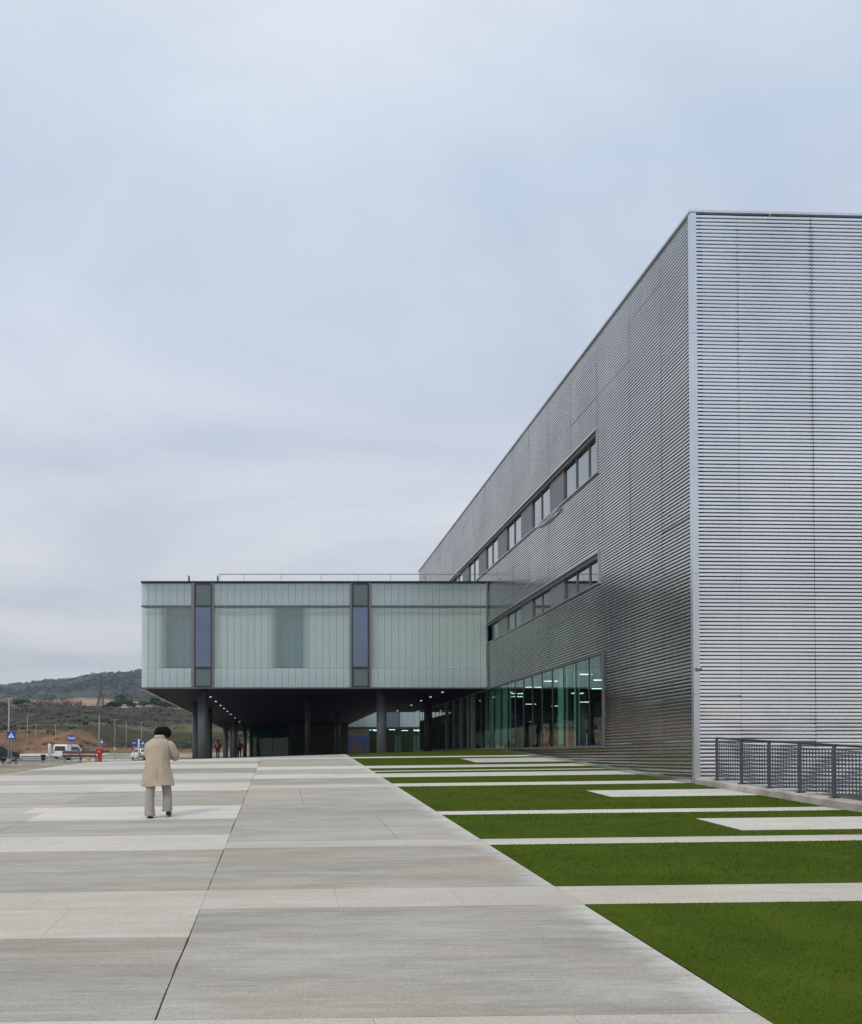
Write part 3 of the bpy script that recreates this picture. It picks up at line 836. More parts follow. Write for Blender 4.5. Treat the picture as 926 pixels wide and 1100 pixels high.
# soffit panels with joints running back
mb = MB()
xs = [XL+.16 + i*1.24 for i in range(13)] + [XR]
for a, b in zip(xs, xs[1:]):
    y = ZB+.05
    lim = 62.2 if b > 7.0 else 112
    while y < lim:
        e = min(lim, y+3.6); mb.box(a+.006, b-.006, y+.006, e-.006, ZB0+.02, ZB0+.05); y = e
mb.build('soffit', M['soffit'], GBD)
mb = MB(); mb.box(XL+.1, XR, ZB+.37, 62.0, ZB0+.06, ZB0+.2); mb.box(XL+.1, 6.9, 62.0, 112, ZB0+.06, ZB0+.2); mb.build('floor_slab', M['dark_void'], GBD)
mb = MB(); mb.box(XL-.03, XL+.15, ZB+.36, 112, ZB0-.04, ZB0+.001); mb.build('soffit_edge_trim', M['beige_trim'], GBD)
def downlight(x, y):
    m = MB(); m.tube([(x, y, ZB0+.019), (x, y, ZB0+.004)], .06, 12); m.build('downlight', M['spot'], GBD)
for y in (46.2, 50.1, 54, 57.5, 61.2, 65.4, 72, 80): downlight(-3.68, y)
for x, y in ((8.08, 42.7), (8.1, 46.2), (8.1, 49.3), (8.2, 53.6), (8.26, 60.4)): downlight(x, y)
for x, y, r in ((-3.70, 41.8, .245), (4.95, 41.8, .24), (-5.0, 52, .24), (-4.68, 57.5, .22), (-5.1, 82, .25), (-4.6, 84, .22), (-3.8, 74, .24), (-3.75, 94, .22), (1.65, 49.6, .17), (4.2, 62.5, .2), (8.95, 52, .23)):
    z0 = ground(x, y)-.03
    m = MB(); m.tube([(x, y, z0), (x, y, ZB0+.02)], r, 28); m.build('column', M['column'], GBD, smooth=True)
# lobby walls set back under the wing
mb = MB(); mb.box(-3.3, 6.9, 96.2, 96.4, ground(-3, 96), ZB0); mb.build('lobby_back', M['lobby_back'], GBD)
LF = MB()
for i in range(8): LF.box(-3.3+i*1.28-.02, -3.3+i*1.28+.02, 95.9, 96.0, ground(0, 96)-.1, ZB0)
lf = LF.build('lobby_frame', M['frame_dark'], GBD)
for i in range(7):
    m = MB(); m.box(-3.28+i*1.28+.01, -3.3+(i+1)*1.28-.03, 95.94, 95.95, ground(0, 96)-.05, ZB0); m.build('glass_pane', M['lobby'], lf)
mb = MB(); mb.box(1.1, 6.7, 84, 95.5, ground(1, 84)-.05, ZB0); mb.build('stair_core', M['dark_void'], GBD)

# small fins on the parapet
mb = MB()
for px in (202.5, 233.5):
    x = px2x(px, ZB+.3); mb.box(x-.03, x+.03, ZB+.25, ZB+.6, ZB1+.03, ZB1+.34)
mb.build('parapet_fin', M['frame_mid'], GBD)
RR = thing('roof_railing', (px2x(380), ZB+1, ZB1), 'thin grey safety rail along the roof edge of the glass block', 'railing')
yR = ZB+.8
zt = py2z(616.8, yR)
mb = MB(); mb.tube([(px2x(235, yR), yR, zt), (px2x(526, yR), yR, zt)], .022, 6); mb.build('rail', M['lampgrey'], RR)
for px in (236, 262, 302, 345, 385, 420, 457.5, 492):
    x = px2x(px, yR); m = MB(); m.tube([(x, yR, ZB1-.01), (x, yR, zt)], .011 if px != 457.5 else .025, 6); m.build('post', M['lampgrey'], RR)

# ------------------------------------------------------------------ block across the court
FB = thing('court_block', (20, 96, EZ), 'far glass fronted wing across the court, seen beneath the raised block', 'building')
yF = 95.0
x0, x1 = 7.05, 46
m = MB(); n = int((x1-x0)/.62)
for i in range(n):
    if i % 11 in (7, 8, 9): continue
    a = x0 + i*.62; m.box(a+.012, a+.608, yF, yF+.02, EZ+3.2, EZ+8)
m.build('channel_glass', M['chan_top'], FB)
m = MB(); m.box(x0, x1, yF+.3, yF+.4, EZ+3.2, EZ+8); m.build('insulation_board', M['insul'], FB)
fr = MB()
for i in range(n):
    if i % 11 == 7:
        a = x0+i*.62; fr.box(a, a+.08, yF-.02, yF+.1, EZ+3.2, EZ+8); fr.box(a+1.78, a+1.86, yF-.02, yF+.1, EZ+3.2, EZ+8)
        p = MB(); p.box(a+.08, a+1.78, yF+.02, yF+.06, EZ+3.2, EZ+8); p.build('pane', M['spandrel_grey'], FB)
fr.box(x0, x1, yF-.03, yF+.1, EZ+3.0, EZ+3.19)
y = 0
for i in range(20): fr.box(x0+i*2.0-.03, x0+i*2.0+.03, yF-.02, yF+.06, EZ+.2, EZ+3.0)
fr.build('facade_frame', M['frame_dark'], FB)
for i in range(14):
    p = MB(); p.box(x0+i*2+.03, x0+(i+1)*2-.03, yF+.01, yF+.02, EZ+.25, EZ+3.0); p.build('glass_pane', M['lobby'], FB)
def swirl():
    m, t, b, out = nt('coloured_wave_print')
    tc = nd(t, 'ShaderNodeTexCoord'); mp = nd(t, 'ShaderNodeMapping'); mp.inputs['Rotation'].default_value = (0, R(35), 0); mp.inputs['Scale'].default_value = (.35,.35,.35)
    t.links.new(tc.outputs['Object'], mp.inputs[0])
    w = nd(t, 'ShaderNodeTexNoise', Scale=1.2, Detail=1); t.links.new(mp.outputs[0], w.inputs['Vector'])
    r = ramp(t, w.outputs[0], [(.3, (.07,.06,.05)), (.42, (.16,.10,.05)), (.5, (.04,.08,.22)), (.6, (.05,.07,.12)), (.7, (.14,.09,.05))])
    t.links.new(r.outputs[0], b.inputs['Base Color']); b.inputs['Roughness'].default_value = .3
    return m
M['swirl'] = swirl()
p = MB(); p.box(7.1, 9.9, yF-.06, yF-.035, EZ+.3, EZ+2.95); p.build('printed_panel', M['swirl'], FB)
p = MB(); p.box(x0, x1, yF+7, yF+7.2, EZ+.1, EZ+3.1); p.build('room_wall', M['warm_room'], FB)
p = MB(); p.box(x0, x1, yF+.4, yF+7, EZ+3.1, EZ+3.2); p.build('room_ceiling', M['ceil_in'], FB)
p = MB(); p.box(x0, x1, yF, yF+7, EZ+.0, EZ+.2); p.build('room_floor', M['floor_in'], FB)
p = MB(); p.box(x0, x1, yF+.4, yF+12, EZ+7.9, EZ+8.1); p.build('roof', M['roofing'], FB)
rr = random.Random(9)
for i in range(14):
    xx = 9.5+rr.uniform(0, 13); yy = yF+rr.uniform(.8, 6)
    p = MB(); p.box(xx-.35, xx+.35, yy-.06, yy+.06, EZ+2.9, EZ+2.95); p.build('ceiling_light', M['light'], FB)
for i in range(5):
    xx = 11+i*2.1
    p = MB(); p.box(xx, xx+.7, yF+3, yF+3.1, EZ+.2, EZ+2.3); p.build('partition', M['beige_trim'], FB)
def court(x, y): return EZ+.2
mb = MB(); mb.box(7.0, 46, 62.3, 95.0, EZ+.0, EZ+.16); o = mb.build('court_paving', M['con_mild']); tag(o, kind='structure')

# ------------------------------------------------------------------ railing and wall by the sunken side
XF = 9.86
RW = thing('retaining_wall', (XF, 14, ground(9.7, 14)), 'low weathered concrete wall below the mesh railing', 'wall')
mb = MB(); yy = [20.2-.45*i for i in range(62)]
rk = random.Random(31)
rings = []
for y in yy:
    xc = XF + (19.6-y)*.045
    g = ground(9.7, y); j = lambda s=.008: rk.uniform(-s, s)
    zt_ = EZ - .546 - (19.57-y)*.0545 + .0
    rings.append([(xc-.11+j(), y, g-.5), (xc-.11+j(), y, zt_-.035+j()), (xc-.085+j(), y, zt_-.008+j(.004)), (xc+.16+j(), y, zt_+j(.004)), (xc+.19, y, zt_-.03), (xc+.19, y, EZ-3.7)])
mb.loft(rings); mb.build('wall_body', M['kerb_concrete'], RW)
FN = thing('mesh_railing', (XF, 15, ground(9.7, 15)+.2), 'dark grey steel railing with square mesh bays on a concrete wall', 'railing')
def fx(y): return XF + (19.6-y)*.045 + .05
def fbase(y): return EZ - .546 - (19.57-y)*.0545
def ftop(y): return EZ + .400 - (19.57-y)*.0525
posts = [19.57 - .967*i for i in range(12)]
for y in posts:
    m = MB(); x = fx(y)
    m.box(x-.022, x+.022, y-.027, y+.027, fbase(y), ftop(y)-.014)
    o = m.build('post', M['fence'], FN)
    p = MB(); p.box(x-.06, x+.06, y-.06, y+.06, fbase(y)-.004, fbase(y)+.012)
    for sx in (-.045, .045): p.tube([(x+sx, y-.04, fbase(y)+.012), (x+sx, y-.04, fbase(y)+.03)], .009, 6)
    p.build('base_plate', M['frame_dark'], o)
m = MB()
for a, b in zip(posts, posts[1:]): m.tube([(fx(a), a, ftop(a)), (fx(b), b, ftop(b))], .021, 8)
m.build('handrail', M['frame_dark'], FN)
for a, b in zip(posts, posts[1:]):
    m = MB(); ya, yb = a-.045, b+.045
    for i in range(11):
        y = lerp(ya, yb, i/10); x = fx(y)-.012
        m.box(x-.006, x+.006, y-.0085, y+.0085, fbase(y)+.075, ftop(y)-.085)
    for k in range(11):
        t = k/10
        z0 = lerp(fbase(ya)+.08, ftop(ya)-.09, t); z1 = lerp(fbase(yb)+.08, ftop(yb)-.09, t)
        xa, xb = fx(ya)-.012, fx(yb)-.012; w, h = .0055, .0085
        m.loft([[(xa-w, ya+.006, z0-h), (xa+w, ya+.006, z0-h), (xa+w, ya+.006, z0+h), (xa-w, ya+.006, z0+h)], [(xb-w, yb-.006, z1-h), (xb+w, yb-.006, z1-h), (xb+w, yb-.006, z1+h), (xb-w, yb-.006, z1+h)]])
    m.build('mesh_panel', M['fence'], FN)

# ------------------------------------------------------------------ people
def skin_body(name, joints, bones, mat_, loc, label, cat, root=0, group=None):
    me = bpy.data.meshes.new(name)
    me.from_pydata([j[:3] for j in joints], bones, [])
    o = bpy.data.objects.new(name, me); COL.objects.link(o)
    md = o.modifiers.new('s', 'SKIN'); md.use_smooth_shade = True
    for i, v in enumerate(me.skin_vertices[0].data if me.skin_vertices else []):
        r = joints[i][3]; v.radius = (r, r); v.use_root = (i == root)
    sb = o.modifiers.new('u', 'SUBSURF'); sb.levels = 2; sb.render_levels = 2
    applied(o); o.data.materials.clear(); o.data.materials.append(mat_); o.name = name
    for p in o.data.polygons: p.use_smooth = True
    o.location = loc; BASE[o.name] = Vector((0,0,0))
    return tag(o, label, cat, group)
def ell(cx, cy, z, rx, ry, n=20, ph=0, wob=0, tx=0, ty=0):
    r = []
    for i in range(n):
        t = 2*math.pi*i/n
        k = 1 + wob*(N(math.cos(t)*1.3+ph, math.sin(t)*1.3, z*4, 2))
        x = rx*k*math.cos(t); y = ry*k*math.sin(t)
        r.append((cx+x, cy+y, z + x*tx + y*ty))
    return r
def finger_chain(joints, bones, wrist, d, side, palm_r):
    """palm and five fingers; d = pointing direction, side = thumb direction"""
    w = len(joints)-1; d = Vector(d).normalized(); s = Vector(side).normalized(); n = d.cross(s)
    p0 = Vector(joints[wrist][:3]); pm = p0 + d*.05; joints.append((*pm, palm_r)); pi = len(joints)-1; bones.append((wrist, pi))
    for k, (off, L) in enumerate(((.028, .068), (.010, .076), (-.009, .072), (-.026, .058))):
        a = pm + d*.038 + s*off; b = a + d*L*.5 + n*.012; c = b + d*L*.35 + n*.028
        i = len(joints); joints += [(*a, .0085), (*b, .008), (*c, .0065)]; bones += [(pi, i), (i, i+1), (i+1, i+2)]
    a = p0 + d*.03 + s*.038; b = a + d*.034 + s*.016 + n*.01
    i = len(joints); joints += [(*a, .010), (*b, .008)]; bones += [(wrist, i), (i, i+1)]

def walker():
    # woman seen from behind; local +Y is away from the viewer, Z from the ground
    J = [(0.0,0,.90,.13), (.0,.02,1.12,.115), (.015,.05,1.28,.095), (.045,.13,1.385,.05), (.075,.19,1.43,.085), (.08,.215,1.50,.078),
         (-.10,0,.86,.085), (-.135,-.02,.46,.055), (-.15,-.06,.08,.04), (-.15,.05,.03,.035),
         (.10,.0,.86,.085), (.165,.10,.47,.055), (.17,.10,.10,.04), (.19,.21,.03,.035),
         (.175,.05,1.25,.045), (.30,.10,1.07,.04), (.19,.33,1.06,.03),
         (-.155,.05,1.24,.045), (-.19,.12,1.04,.04), (-.06,.31,1.02,.03)]
    Bn = [(0,1),(1,2),(2,3),(3,4),(4,5),(0,6),(6,7),(7,8),(8,9),(0,10),(10,11),(11,12),(12,13),(2,14),(14,15),(15,16),(2,17),(17,18),(18,19)]
    finger_chain(J, Bn, 16, (-.5,.85,.1), (-.2,0,1), .03); finger_chain(J, Bn, 19, (.6,.8,.1), (.2,0,1), .03)
    X, Y = -2.11, 14.97
    b = skin_body('person', J, Bn, M['skin'], (X, Y, ground(X, Y)), 'woman walking away in a long beige coat and grey wide trousers, head bowed', 'person')
    # nose, ears on the bowed head
    f = MB()
    for sx in (-1, 1): f.loft([[(.078+sx*(.078+.004*k)+0, .20+.012*math.cos(t), 1.475+.022*math.sin(t)) for t in (2*math.pi*j/8 for j in range(8))] for k in range(3)])
    f.loft([ell(.083, .298, 1.455, .012, .012, 8), ell(.083, .292, 1.48, .009, .010, 8), ell(.082, .285, 1.505, .005, .005, 8)])
    f.build('face_features', M['skin'], b, smooth=True)
    # coat: rings from hem to collar, left and right silhouettes from the photo
    C = MB(); rows = [(.545,-.012,.262,.185), (.56,-.012,.264,.187), (.66,-.012,.255,.180), (.80,-.008,.240,.172), (.95,-.002,.222,.165), (1.08,.004,.208,.158), (1.18,.008,.205,.152), (1.26,.012,.208,.142), (1.315,.016,.196,.122), (1.355,.022,.150,.098), (1.385,.028,.092,.078), (1.40,.03,.074,.07)]
    rings = []
    for z, cx, rx, ry in rows:
        lean = .06*(z-.545)/.85
        pleat = 0.16*max(0, 1-(z-.5)/.7)
        ring = ell(cx, lean, z, rx, ry, 36, 2.0, .15+pleat)
        if z < .6: ring = [(x, y, zz + .016*math.sin(x*9) - .006*(x>0)) for x, y, zz in ring]
        rings.append(ring)
    # turned-in hem
    hem = [(cx_*.9, cy_*.9, zz+.01) for cx_, cy_, zz in rings[0]]
    C.loft([hem]+rings, cap=False)
    # collar
    C.loft([ell(.03, .055, 1.385, .100, .088, 36), ell(.03, .055, 1.43, .082, .078, 36), ell(.03, .057, 1.435, .070, .068, 36), ell(.03, .055, 1.39, .066, .064, 36)], cap=False)
    def sleeve(pts, rs):
        pp = [Vector(p) for p in pts]; rr = []
        for i, p in enumerate(pp):
            d = (pp[min(i+1, len(pp)-1)]-pp[max(i-1, 0)]).normalized(); a = d.cross(Vector((0,1,.3))).normalized(); bb = a.cross(d).normalized()
            rr.append([p+(a*math.cos(t)+bb*math.sin(t))*rs[i]*(1+.22*N(math.cos(t)*2+i*.9, math.sin(t)*2, i*.9, 2)) for t in (2*math.pi*j/18 for j in range(18))])
        C.loft(rr)
    sleeve([(.155,.04,1.305), (.205,.045,1.27), (.245,.055,1.20), (.285,.075,1.12), (.312,.095,1.065), (.30,.13,1.035), (.265,.20,1.04), (.225,.28,1.055)], [.055,.083,.083,.076,.070,.068,.064,.058])
    sleeve([(-.12,.04,1.30), (-.15,.045,1.26), (-.17,.06,1.18), (-.175,.09,1.09), (-.165,.13,1.04), (-.12,.20,1.03), (-.06,.28,1.04)], [.055,.078,.076,.070,.064,.060,.056])
    co = C.build('coat', M['coat'], b, smooth=True)
    md = co.modifiers.new('u', 'SUBSURF'); md.levels = 1; md.render_levels = 1; applied(co)
    # back seam and vent of the coat
    S = MB(); S.tube([(.0+.012*math.sin(z*3), -.174+.06*(z-.545)/.85-.012*0, z) for z in (.56,.62,.70,.78,.86)], .004, 5); S.build('back_vent', M['coat'], co)
    # trousers: two wide legs
    T = MB()
    def leg(pts): T.loft([ell(x, y, z, rx, ry, 18, x*9, .14) for x, y, z, rx, ry in pts])
    leg([(-.12,-.05,.035,.092,.112), (-.125,-.05,.06,.093,.112), (-.128,-.045,.20,.086,.10), (-.128,-.035,.35,.080,.092), (-.118,-.02,.50,.083,.095), (-.09,.01,.70,.09,.09), (-.06,.02,.86,.10,.09)])
    leg([(.155,.09,.105,.088,.112), (.157,.09,.13,.090,.112), (.163,.09,.25,.084,.098), (.165,.085,.38,.078,.09), (.15,.055,.52,.082,.094), (.10,.03,.70,.09,.09), (.06,.02,.86,.10,.09)])
    tr = T.build('trousers', M['trouser'], b, smooth=True)
    for (x, y, z, py) in ((-.125,-.05,0,0), (.175,.12,.035,.0)):
        s = MB()
        s.loft([ell(x, y+.06, z+.0, .046, .125, 18), ell(x, y+.06, z+.03, .050, .128, 18), ell(x, y+.04, z+.065, .042, .10, 18), ell(x, y, z+.10, .034, .05, 18)]); s.build('shoe', M['shoe'], b, smooth=True)
    # curly hair
    hm = bmesh.new(); bmesh.ops.create_icosphere(hm, subdivisions=5, radius=1)
    for v in hm.verts:
        d = v.co.normalized(); k = 1 + .17*N(d.x*3.3, d.y*3.3, d.z*3.3, 4) + .08*abs(N(d.x*9, d.y*9, d.z*9, 2))
        v.co = Vector((.070+d.x*.133*k, .165+d.y*.125*k, 1.475+d.z*.092*k))
        if d.y > .6: v.co.y -= .02
    me = bpy.data.meshes.new('hair'); hm.to_mesh(me); me.materials.append(M['hair'])
    for p in me.polygons: p.use_smooth = True
    h = bpy.data.objects.new('hair', me); COL.objects.link(h); h.parent = b
    # stray curls
    cm = MB(); rc = random.Random(6)
    for _ in range(150):
        d = Vector((rc.gauss(0,1), rc.gauss(-.3,1), rc.gauss(.2,.9))).normalized()
        c = Vector((.070+d.x*.131, .165+d.y*.123, 1.475+d.z*.09)); r = rc.uniform(.014, .028); a = rc.uniform(0, 6)
        q = d.orthogonal().normalized(); w = d.cross(q)
        cm.tube([c+(q*math.cos(a+t)+w*math.sin(a+t))*r + d*(.006*t-.004) for t in (0,1.0,2.0,3.0,4.0)], .0075, 5)
    cm.build('curls', M['hair'], h)
walker()

def far_person(X, Y, ph, label, pack):
    s = 1.02; g = ground(X, Y)
    st = .16*ph
    J = [(0,0,.95,.12), (0,.01,1.18,.12), (0,.02,1.40,.12), (0,.03,1.52,.05), (0,.04,1.64,.085), (0,.04,1.72,.075),
         (-.10,0,.90,.085), (-.11,st*.7,.50,.06), (-.11,st-.06*ph,.09,.045), (-.11,st+.12,.03,.04),
         (.10,0,.90,.085), (.11,-st*.5,.50,.06), (.11,-st,.10,.045), (.11,-st+.12,.05,.04),
         (-.22,.0,1.40,.06), (-.28,-.06,1.14,.048), (-.25,.08,.92,.035), (.22,0,1.40,.06), (.28,.02,1.14,.048), (.26,.16,.95,.035)]
    Bn = [(0,1),(1,2),(2,3),(3,4),(4,5),(0,6),(6,7),(7,8),(8,9),(0,10),(10,11),(11,12),(12,13),(2,14),(14,15),(15,16),(2,17),(17,18),(18,19)]
    finger_chain(J, Bn, 16, (0,.3,-1), (.6,.8,0), .03); finger_chain(J, Bn, 19, (0,.3,-1), (-.6,.8,0), .03)
    b = skin_body('person', J, Bn, M['skin'], (X, Y, g), label, 'person', group='far walkers under the raised block')
    C = MB(); C.loft([ell(0,0,z,rx,ry,18,1,.08) for z, rx, ry in ((.86,.20,.15),(1.0,.20,.15),(1.2,.20,.15),(1.38,.225,.14),(1.46,.17,.11),(1.52,.075,.07))])
    for sx in (-1, 1):
        p = [(.17*sx,0,1.42), (.23*sx,-.0,1.34), (.285*sx,-.06 if sx < 0 else .02,1.14), (.26*sx,.06 if sx < 0 else .14,.96)]
        C.tube(p, [.07,.075,.062,.048], 10)
    C.build('jacket', M['black_cloth'], b, smooth=True)
    T = MB()
    for sx, i0 in ((-1, 6), (1, 10)):
        a, k, f = J[i0], J[i0+1], J[i0+2]
        T.loft([ell(f[0], f[1], f[2]+.01, .065, .075, 12), ell(k[0], k[1], k[2], .075, .085, 12), ell(a[0]*.9, a[1], a[2], .115, .125, 12)])
    T.build('trousers', M['black_cloth'], b, smooth=True)
    Hh = MB(); Hh.loft([ell(0,.02,z,rx,ry,14,3,.1) for z, rx, ry in ((1.58,.08,.085),(1.66,.10,.11),(1.74,.10,.11),(1.80,.07,.08),(1.815,.02,.02))]); Hh.build('hair', M['hair'], b, smooth=True)
    if pack:
        P = MB(); P.loft([ell(0,-.21,z,rx,.085,12,0,.05) for z, rx in ((1.02,.10),(1.06,.155),(1.25,.165),(1.40,.13),(1.45,.06))]); P.build('backpack', M['red_cloth'], b, smooth=True)
    for i in (9, 13):
        j = J[i]; S = MB(); S.loft([ell(j[0], j[1]-.05, z, rx, ry, 12) for z, rx, ry in ((j[2]-.03,.05,.13),(j[2]+.02,.052,.13),(j[2]+.08,.04,.07))]); S.build('shoe', M['shoe'], b, smooth=True)
far_person(-6.12, 86, 1, 'far walker in black with a red backpack, left of the slim columns', True)
far_person(-4.08, 89, -1, 'far walker in black with a red back, between two slim columns', True)

# ------------------------------------------------------------------ street furniture and far things
def gx(px, y): return (px-300)*y/F
def lamp(px, y, top_px, kind, label):
    x = gx(px, y); g = ground(x, y); zt_ = EZ + (812-top_px)*y/F
    t = thing('street_lamp', (x, y, g), label, 'street lamp', 'street lamps along the far road')
    m = MB(); m.tube([(x, y, g-.3), (x, y, zt_)], [.085, .055], 10); po = m.build('pole', M['lampgrey'], t, smooth=True)
    m = MB(); m.tube([(x, y, g-.1), (x, y, g+.35)], .16, 10); m.build('pole_base', M['lampgrey'], po, smooth=True)
    arms = {'T': (-1, 1), 'R': (1,), 'L': (-1,), 'I': ()}[kind]
    L = max(.5, (zt_-g)*.13)
    for s in arms:
        m = MB(); m.tube([(x, y, zt_-.05), (x+s*L, y, zt_)], .045, 8); m.build('arm', M['lampgrey'], t)
        m = MB(); xc = x+s*L
        m.loft([[(xc-s*.08+dx, y+dy, zt_+.05) for dx, dy in ((-.05,-.1),(.05,-.1),(.05,.1),(-.05,.1))], [(xc+dx, y+dy, zt_+dz) for dx, dy, dz in ((-.28,-.13,.02),(.28,-.13,.02),(.28,.13,.02),(-.28,.13,.02))], [(xc+dx, y+dy, zt_-.05) for dx, dy in ((-.30,-.14),(.30,-.14),(.30,.14),(-.30,.14))]])
        m.build('lantern', M['frame_mid'], t)
    if kind == 'I':
        m = MB(); m.box(x-.2, x+.2, y-.55, y+.1, zt_-.02, zt_+.07); m.build('lantern', M['frame_mid'], t)
lamp(9.5, 60, 750, 'T', 'tall twin arm street lamp beside the crossing sign at the left edge')
lamp(29.5, 165, 768, 'R', 'single arm street lamp bending right, between crossing sign and litter bin')
lamp(38.5, 175, 776, 'I', 'slim armless lamp post just left of the litter bin')
lamp(59.5, 178, 777, 'I', 'slim armless lamp post just left of the white van')
lamp(106.5, 100, 766, 'I', 'tall armless lamp post rising behind the red post box')
lamp(123.3, 170, 773, 'T', 'twin arm street lamp in front of the striped road markings')
lamp(135.6, 190, 774, 'I', 'slim armless lamp post between the two twin arm lamps')
lamp(152, 175, 776, 'T', 'twin arm street lamp above the parked white car')
lamp(12.8, 330, 747, 'T', 'tiny far twin arm lamp behind the tall lamp at the left edge')
lamp(166.5, 210, 778, 'I', 'far lamp post above the head of the woman in beige')

def text_mesh(txt, size, loc, rot, m, parent, name='lettering', ext=.004):
    cu = bpy.data.curves.new(name, 'FONT'); cu.body = txt; cu.size = size; cu.align_x = 'CENTER'; cu.align_y = 'CENTER'; cu.extrude = ext; cu.offset = size*.03
    o = bpy.data.objects.new(name, cu); COL.objects.link(o)
    dg = bpy.context.evaluated_depsgraph_get(); dg.update()
    me = bpy.data.meshes.new_from_object(o.evaluated_get(dg)); bpy.data.objects.remove(o)
    me.materials.clear(); me.materials.append(m)
    o = bpy.data.objects.new(name, me); COL.objects.link(o); o.parent = parent
    o.location = Vector(loc) - BASE[parent.name]; o.rotation_euler = rot
    return o
def sign(px, py, y, w, h, kind, label, yaw=0, name='road_sign'):
    x = gx(px, y); zc = EZ + (812-py)*y/F; g = ground(x, y)
    t = thing(name, (x, y, g), label, 'sign', 'blue pedestrian crossing signs' if kind == 'cross' else None)
    m = MB(); m.tube([(x, y+.05, g-.2), (x, y+.05, zc+h/2)], .03, 8); m.build('post', M['lampgrey'], t)
    c, s_ = math.cos(yaw), math.sin(yaw)
    def W(u, d, v): return (x+u*c+d*s_, y-d*c+u*s_, zc+v)
    def plate(pts, d0, d1):
        m = MB(); m.loft([[W(u, d0, v) for u, v in pts], [W(u, d1, v) for u, v in pts]]); return m
    hw, hh = w/2, h/2
    plate([(-hw,-hh),(hw,-hh),(hw,hh),(-hw,hh)], -.012, .01).build('plate', M['blue_sign'], t)
    if kind == 'cross':
        plate([(-hw*.72,-hh*.62),(hw*.72,-hh*.62),(0,hh*.72)], .0105, .014).build('triangle', M['white_sign'], t)
        f = MB()   # walking figure: head, body, two legs, arm
        for poly in ([(-.03,.02),(.03,.02),(.035,-.10),(-.025,-.10)], [(-.025,-.102),(.005,-.102),(-.05,-.185),(-.08,-.185)], [(.006,-.102),(.035,-.102),(.075,-.185),(.045,-.185)], [(.031,.01),(.08,-.06),(.065,-.07),(.031,-.025)], [(-.02,.03),(.02,.03),(.022,.065),(0,.078),(-.022,.065)]):
            k = h/.6; f.loft([[W(u*k, .0145, v*k) for u, v in poly], [W(u*k, .017, v*k) for u, v in poly]])
        f.build('walking_figure', M['black_sign'], t)
    elif kind == 'taxi':
        text_mesh('TAXI', h*.56, W(0, .0125, 0), (math.pi/2, 0, yaw), M['white_sign'], t)
    elif kind == 'bar':
        plate([(-hw*.62,-hh*.14),(hw*.62,-hh*.14),(hw*.62,hh*.14),(-hw*.62,hh*.14)], .0105, .014).build('white_bar', M['white_sign'], t)
    return t
sign(12, 790, 58, .60, .52, 'cross', 'blue pedestrian crossing sign at the left edge, beside the twin arm lamp')
sign(76.5, 793, 78, .66, .52, 'taxi', 'blue TAXI sign on a post standing before the white van')
sign(109.3, 796.5, 84, .55, .50, 'cross', 'blue pedestrian crossing sign turned sideways above the red post box', yaw=R(-35))
sign(144.2, 798, 96, .64, .46, 'bar', 'blue sign with a white bar, left of the slim white pillar')
sign(153.4, 798, 98, .56, .50, 'cross', 'blue pedestrian crossing sign between the white pillar and the woman')
x = gx(123.3, 92); g = ground(x, 92)
t = thing('roundel_sign', (x, 92, g), 'small round white sign with an open ring, on a thin post by the road', 'sign')
m = MB(); m.tube([(x, 92, g-.1), (x, 92, EZ+.75)], .025, 8); m.build('post', M['lampgrey'], t)
m = MB(); zc = EZ + 8*92/F
for i in range(16):
    a, b = 2*math.pi*i/16, 2*math.pi*(i+1)/16
    m.loft([[(x+r*math.cos(q), 91.96+d, zc+r*math.sin(q)) for r, d in ((.10, 0), (.155, 0), (.155, .02), (.10, .02))] for q in (a, b)], cap=False)
m.build('ring', M['white_sign'], t)

def pillar(px, y, top, w, label):
    x = gx(px, y); g = ground(x, y); zt_ = EZ+(812-top)*y/F
    t = thing('white_pillar', (x, y, g), label, 'pillar', 'white pillars by the road')
    m = MB(); m.loft([ell(x, y, g-.1, w, w, 20), ell(x, y, zt_-.06, w, w, 20), ell(x, y, zt_-.02, w*.93, w*.93, 20), ell(x, y, zt_, w*.7, w*.7, 20)]); m.build('shaft', M['white_paint'], t, smooth=True)
    m = MB(); m.loft([ell(x, y, g-.1, w*1.3, w*1.3, 20), ell(x, y, g+.06, w*1.3, w*1.3, 20), ell(x, y, g+.08, w*1.1, w*1.1, 20)]); m.build('base_plate', M['galv'], t)
pillar(53.3, 100, 799, .165, 'thick white round pillar left of the white van')
pillar(149.2, 76, 794, .09, 'slim white round pillar in front of the parked white car')

def bench(px0, px1, y):
    x0, x1 = gx(px0, y), gx(px1, y); xc = (x0+x1)/2; g = min(ground(x0, y), ground(x1, y)); w = (x1-x0)/2
    t = thing('park_bench', (xc, y, g), 'long bench with reddish brown wooden slats, seen from behind, near the van', 'bench')
    for nm, zs in (('backrest', ((.44, .61), (.66, .86))),):
        m = MB()
        for a, b in zs: m.box(x0, x1, y-.02+(.86-b)*.1, y+.02+(.86-b)*.1, g+a, g+b)
        m.build(nm, M['wood_red'], t)
    m = MB()
    for i in range(4): m.box(x0, x1, y+.08+i*.11, y+.18+i*.11, g+.43, g+.47)
    m.build('seat', M['wood_red'], t)
    for x in (x0+.1, xc, x1-.1):
        m = MB(); m.box(x-.03, x+.03, y+.021, y+.075, g-.02, g+.9); m.box(x-.03, x+.03, y+.44, y+.50, g-.02, g+.428); m.box(x-.03, x+.03, y+.076, y+.439, g+.37, g+.428)
        m.build('leg', M['lampgrey'], t)
bench(67, 103.5, 62)
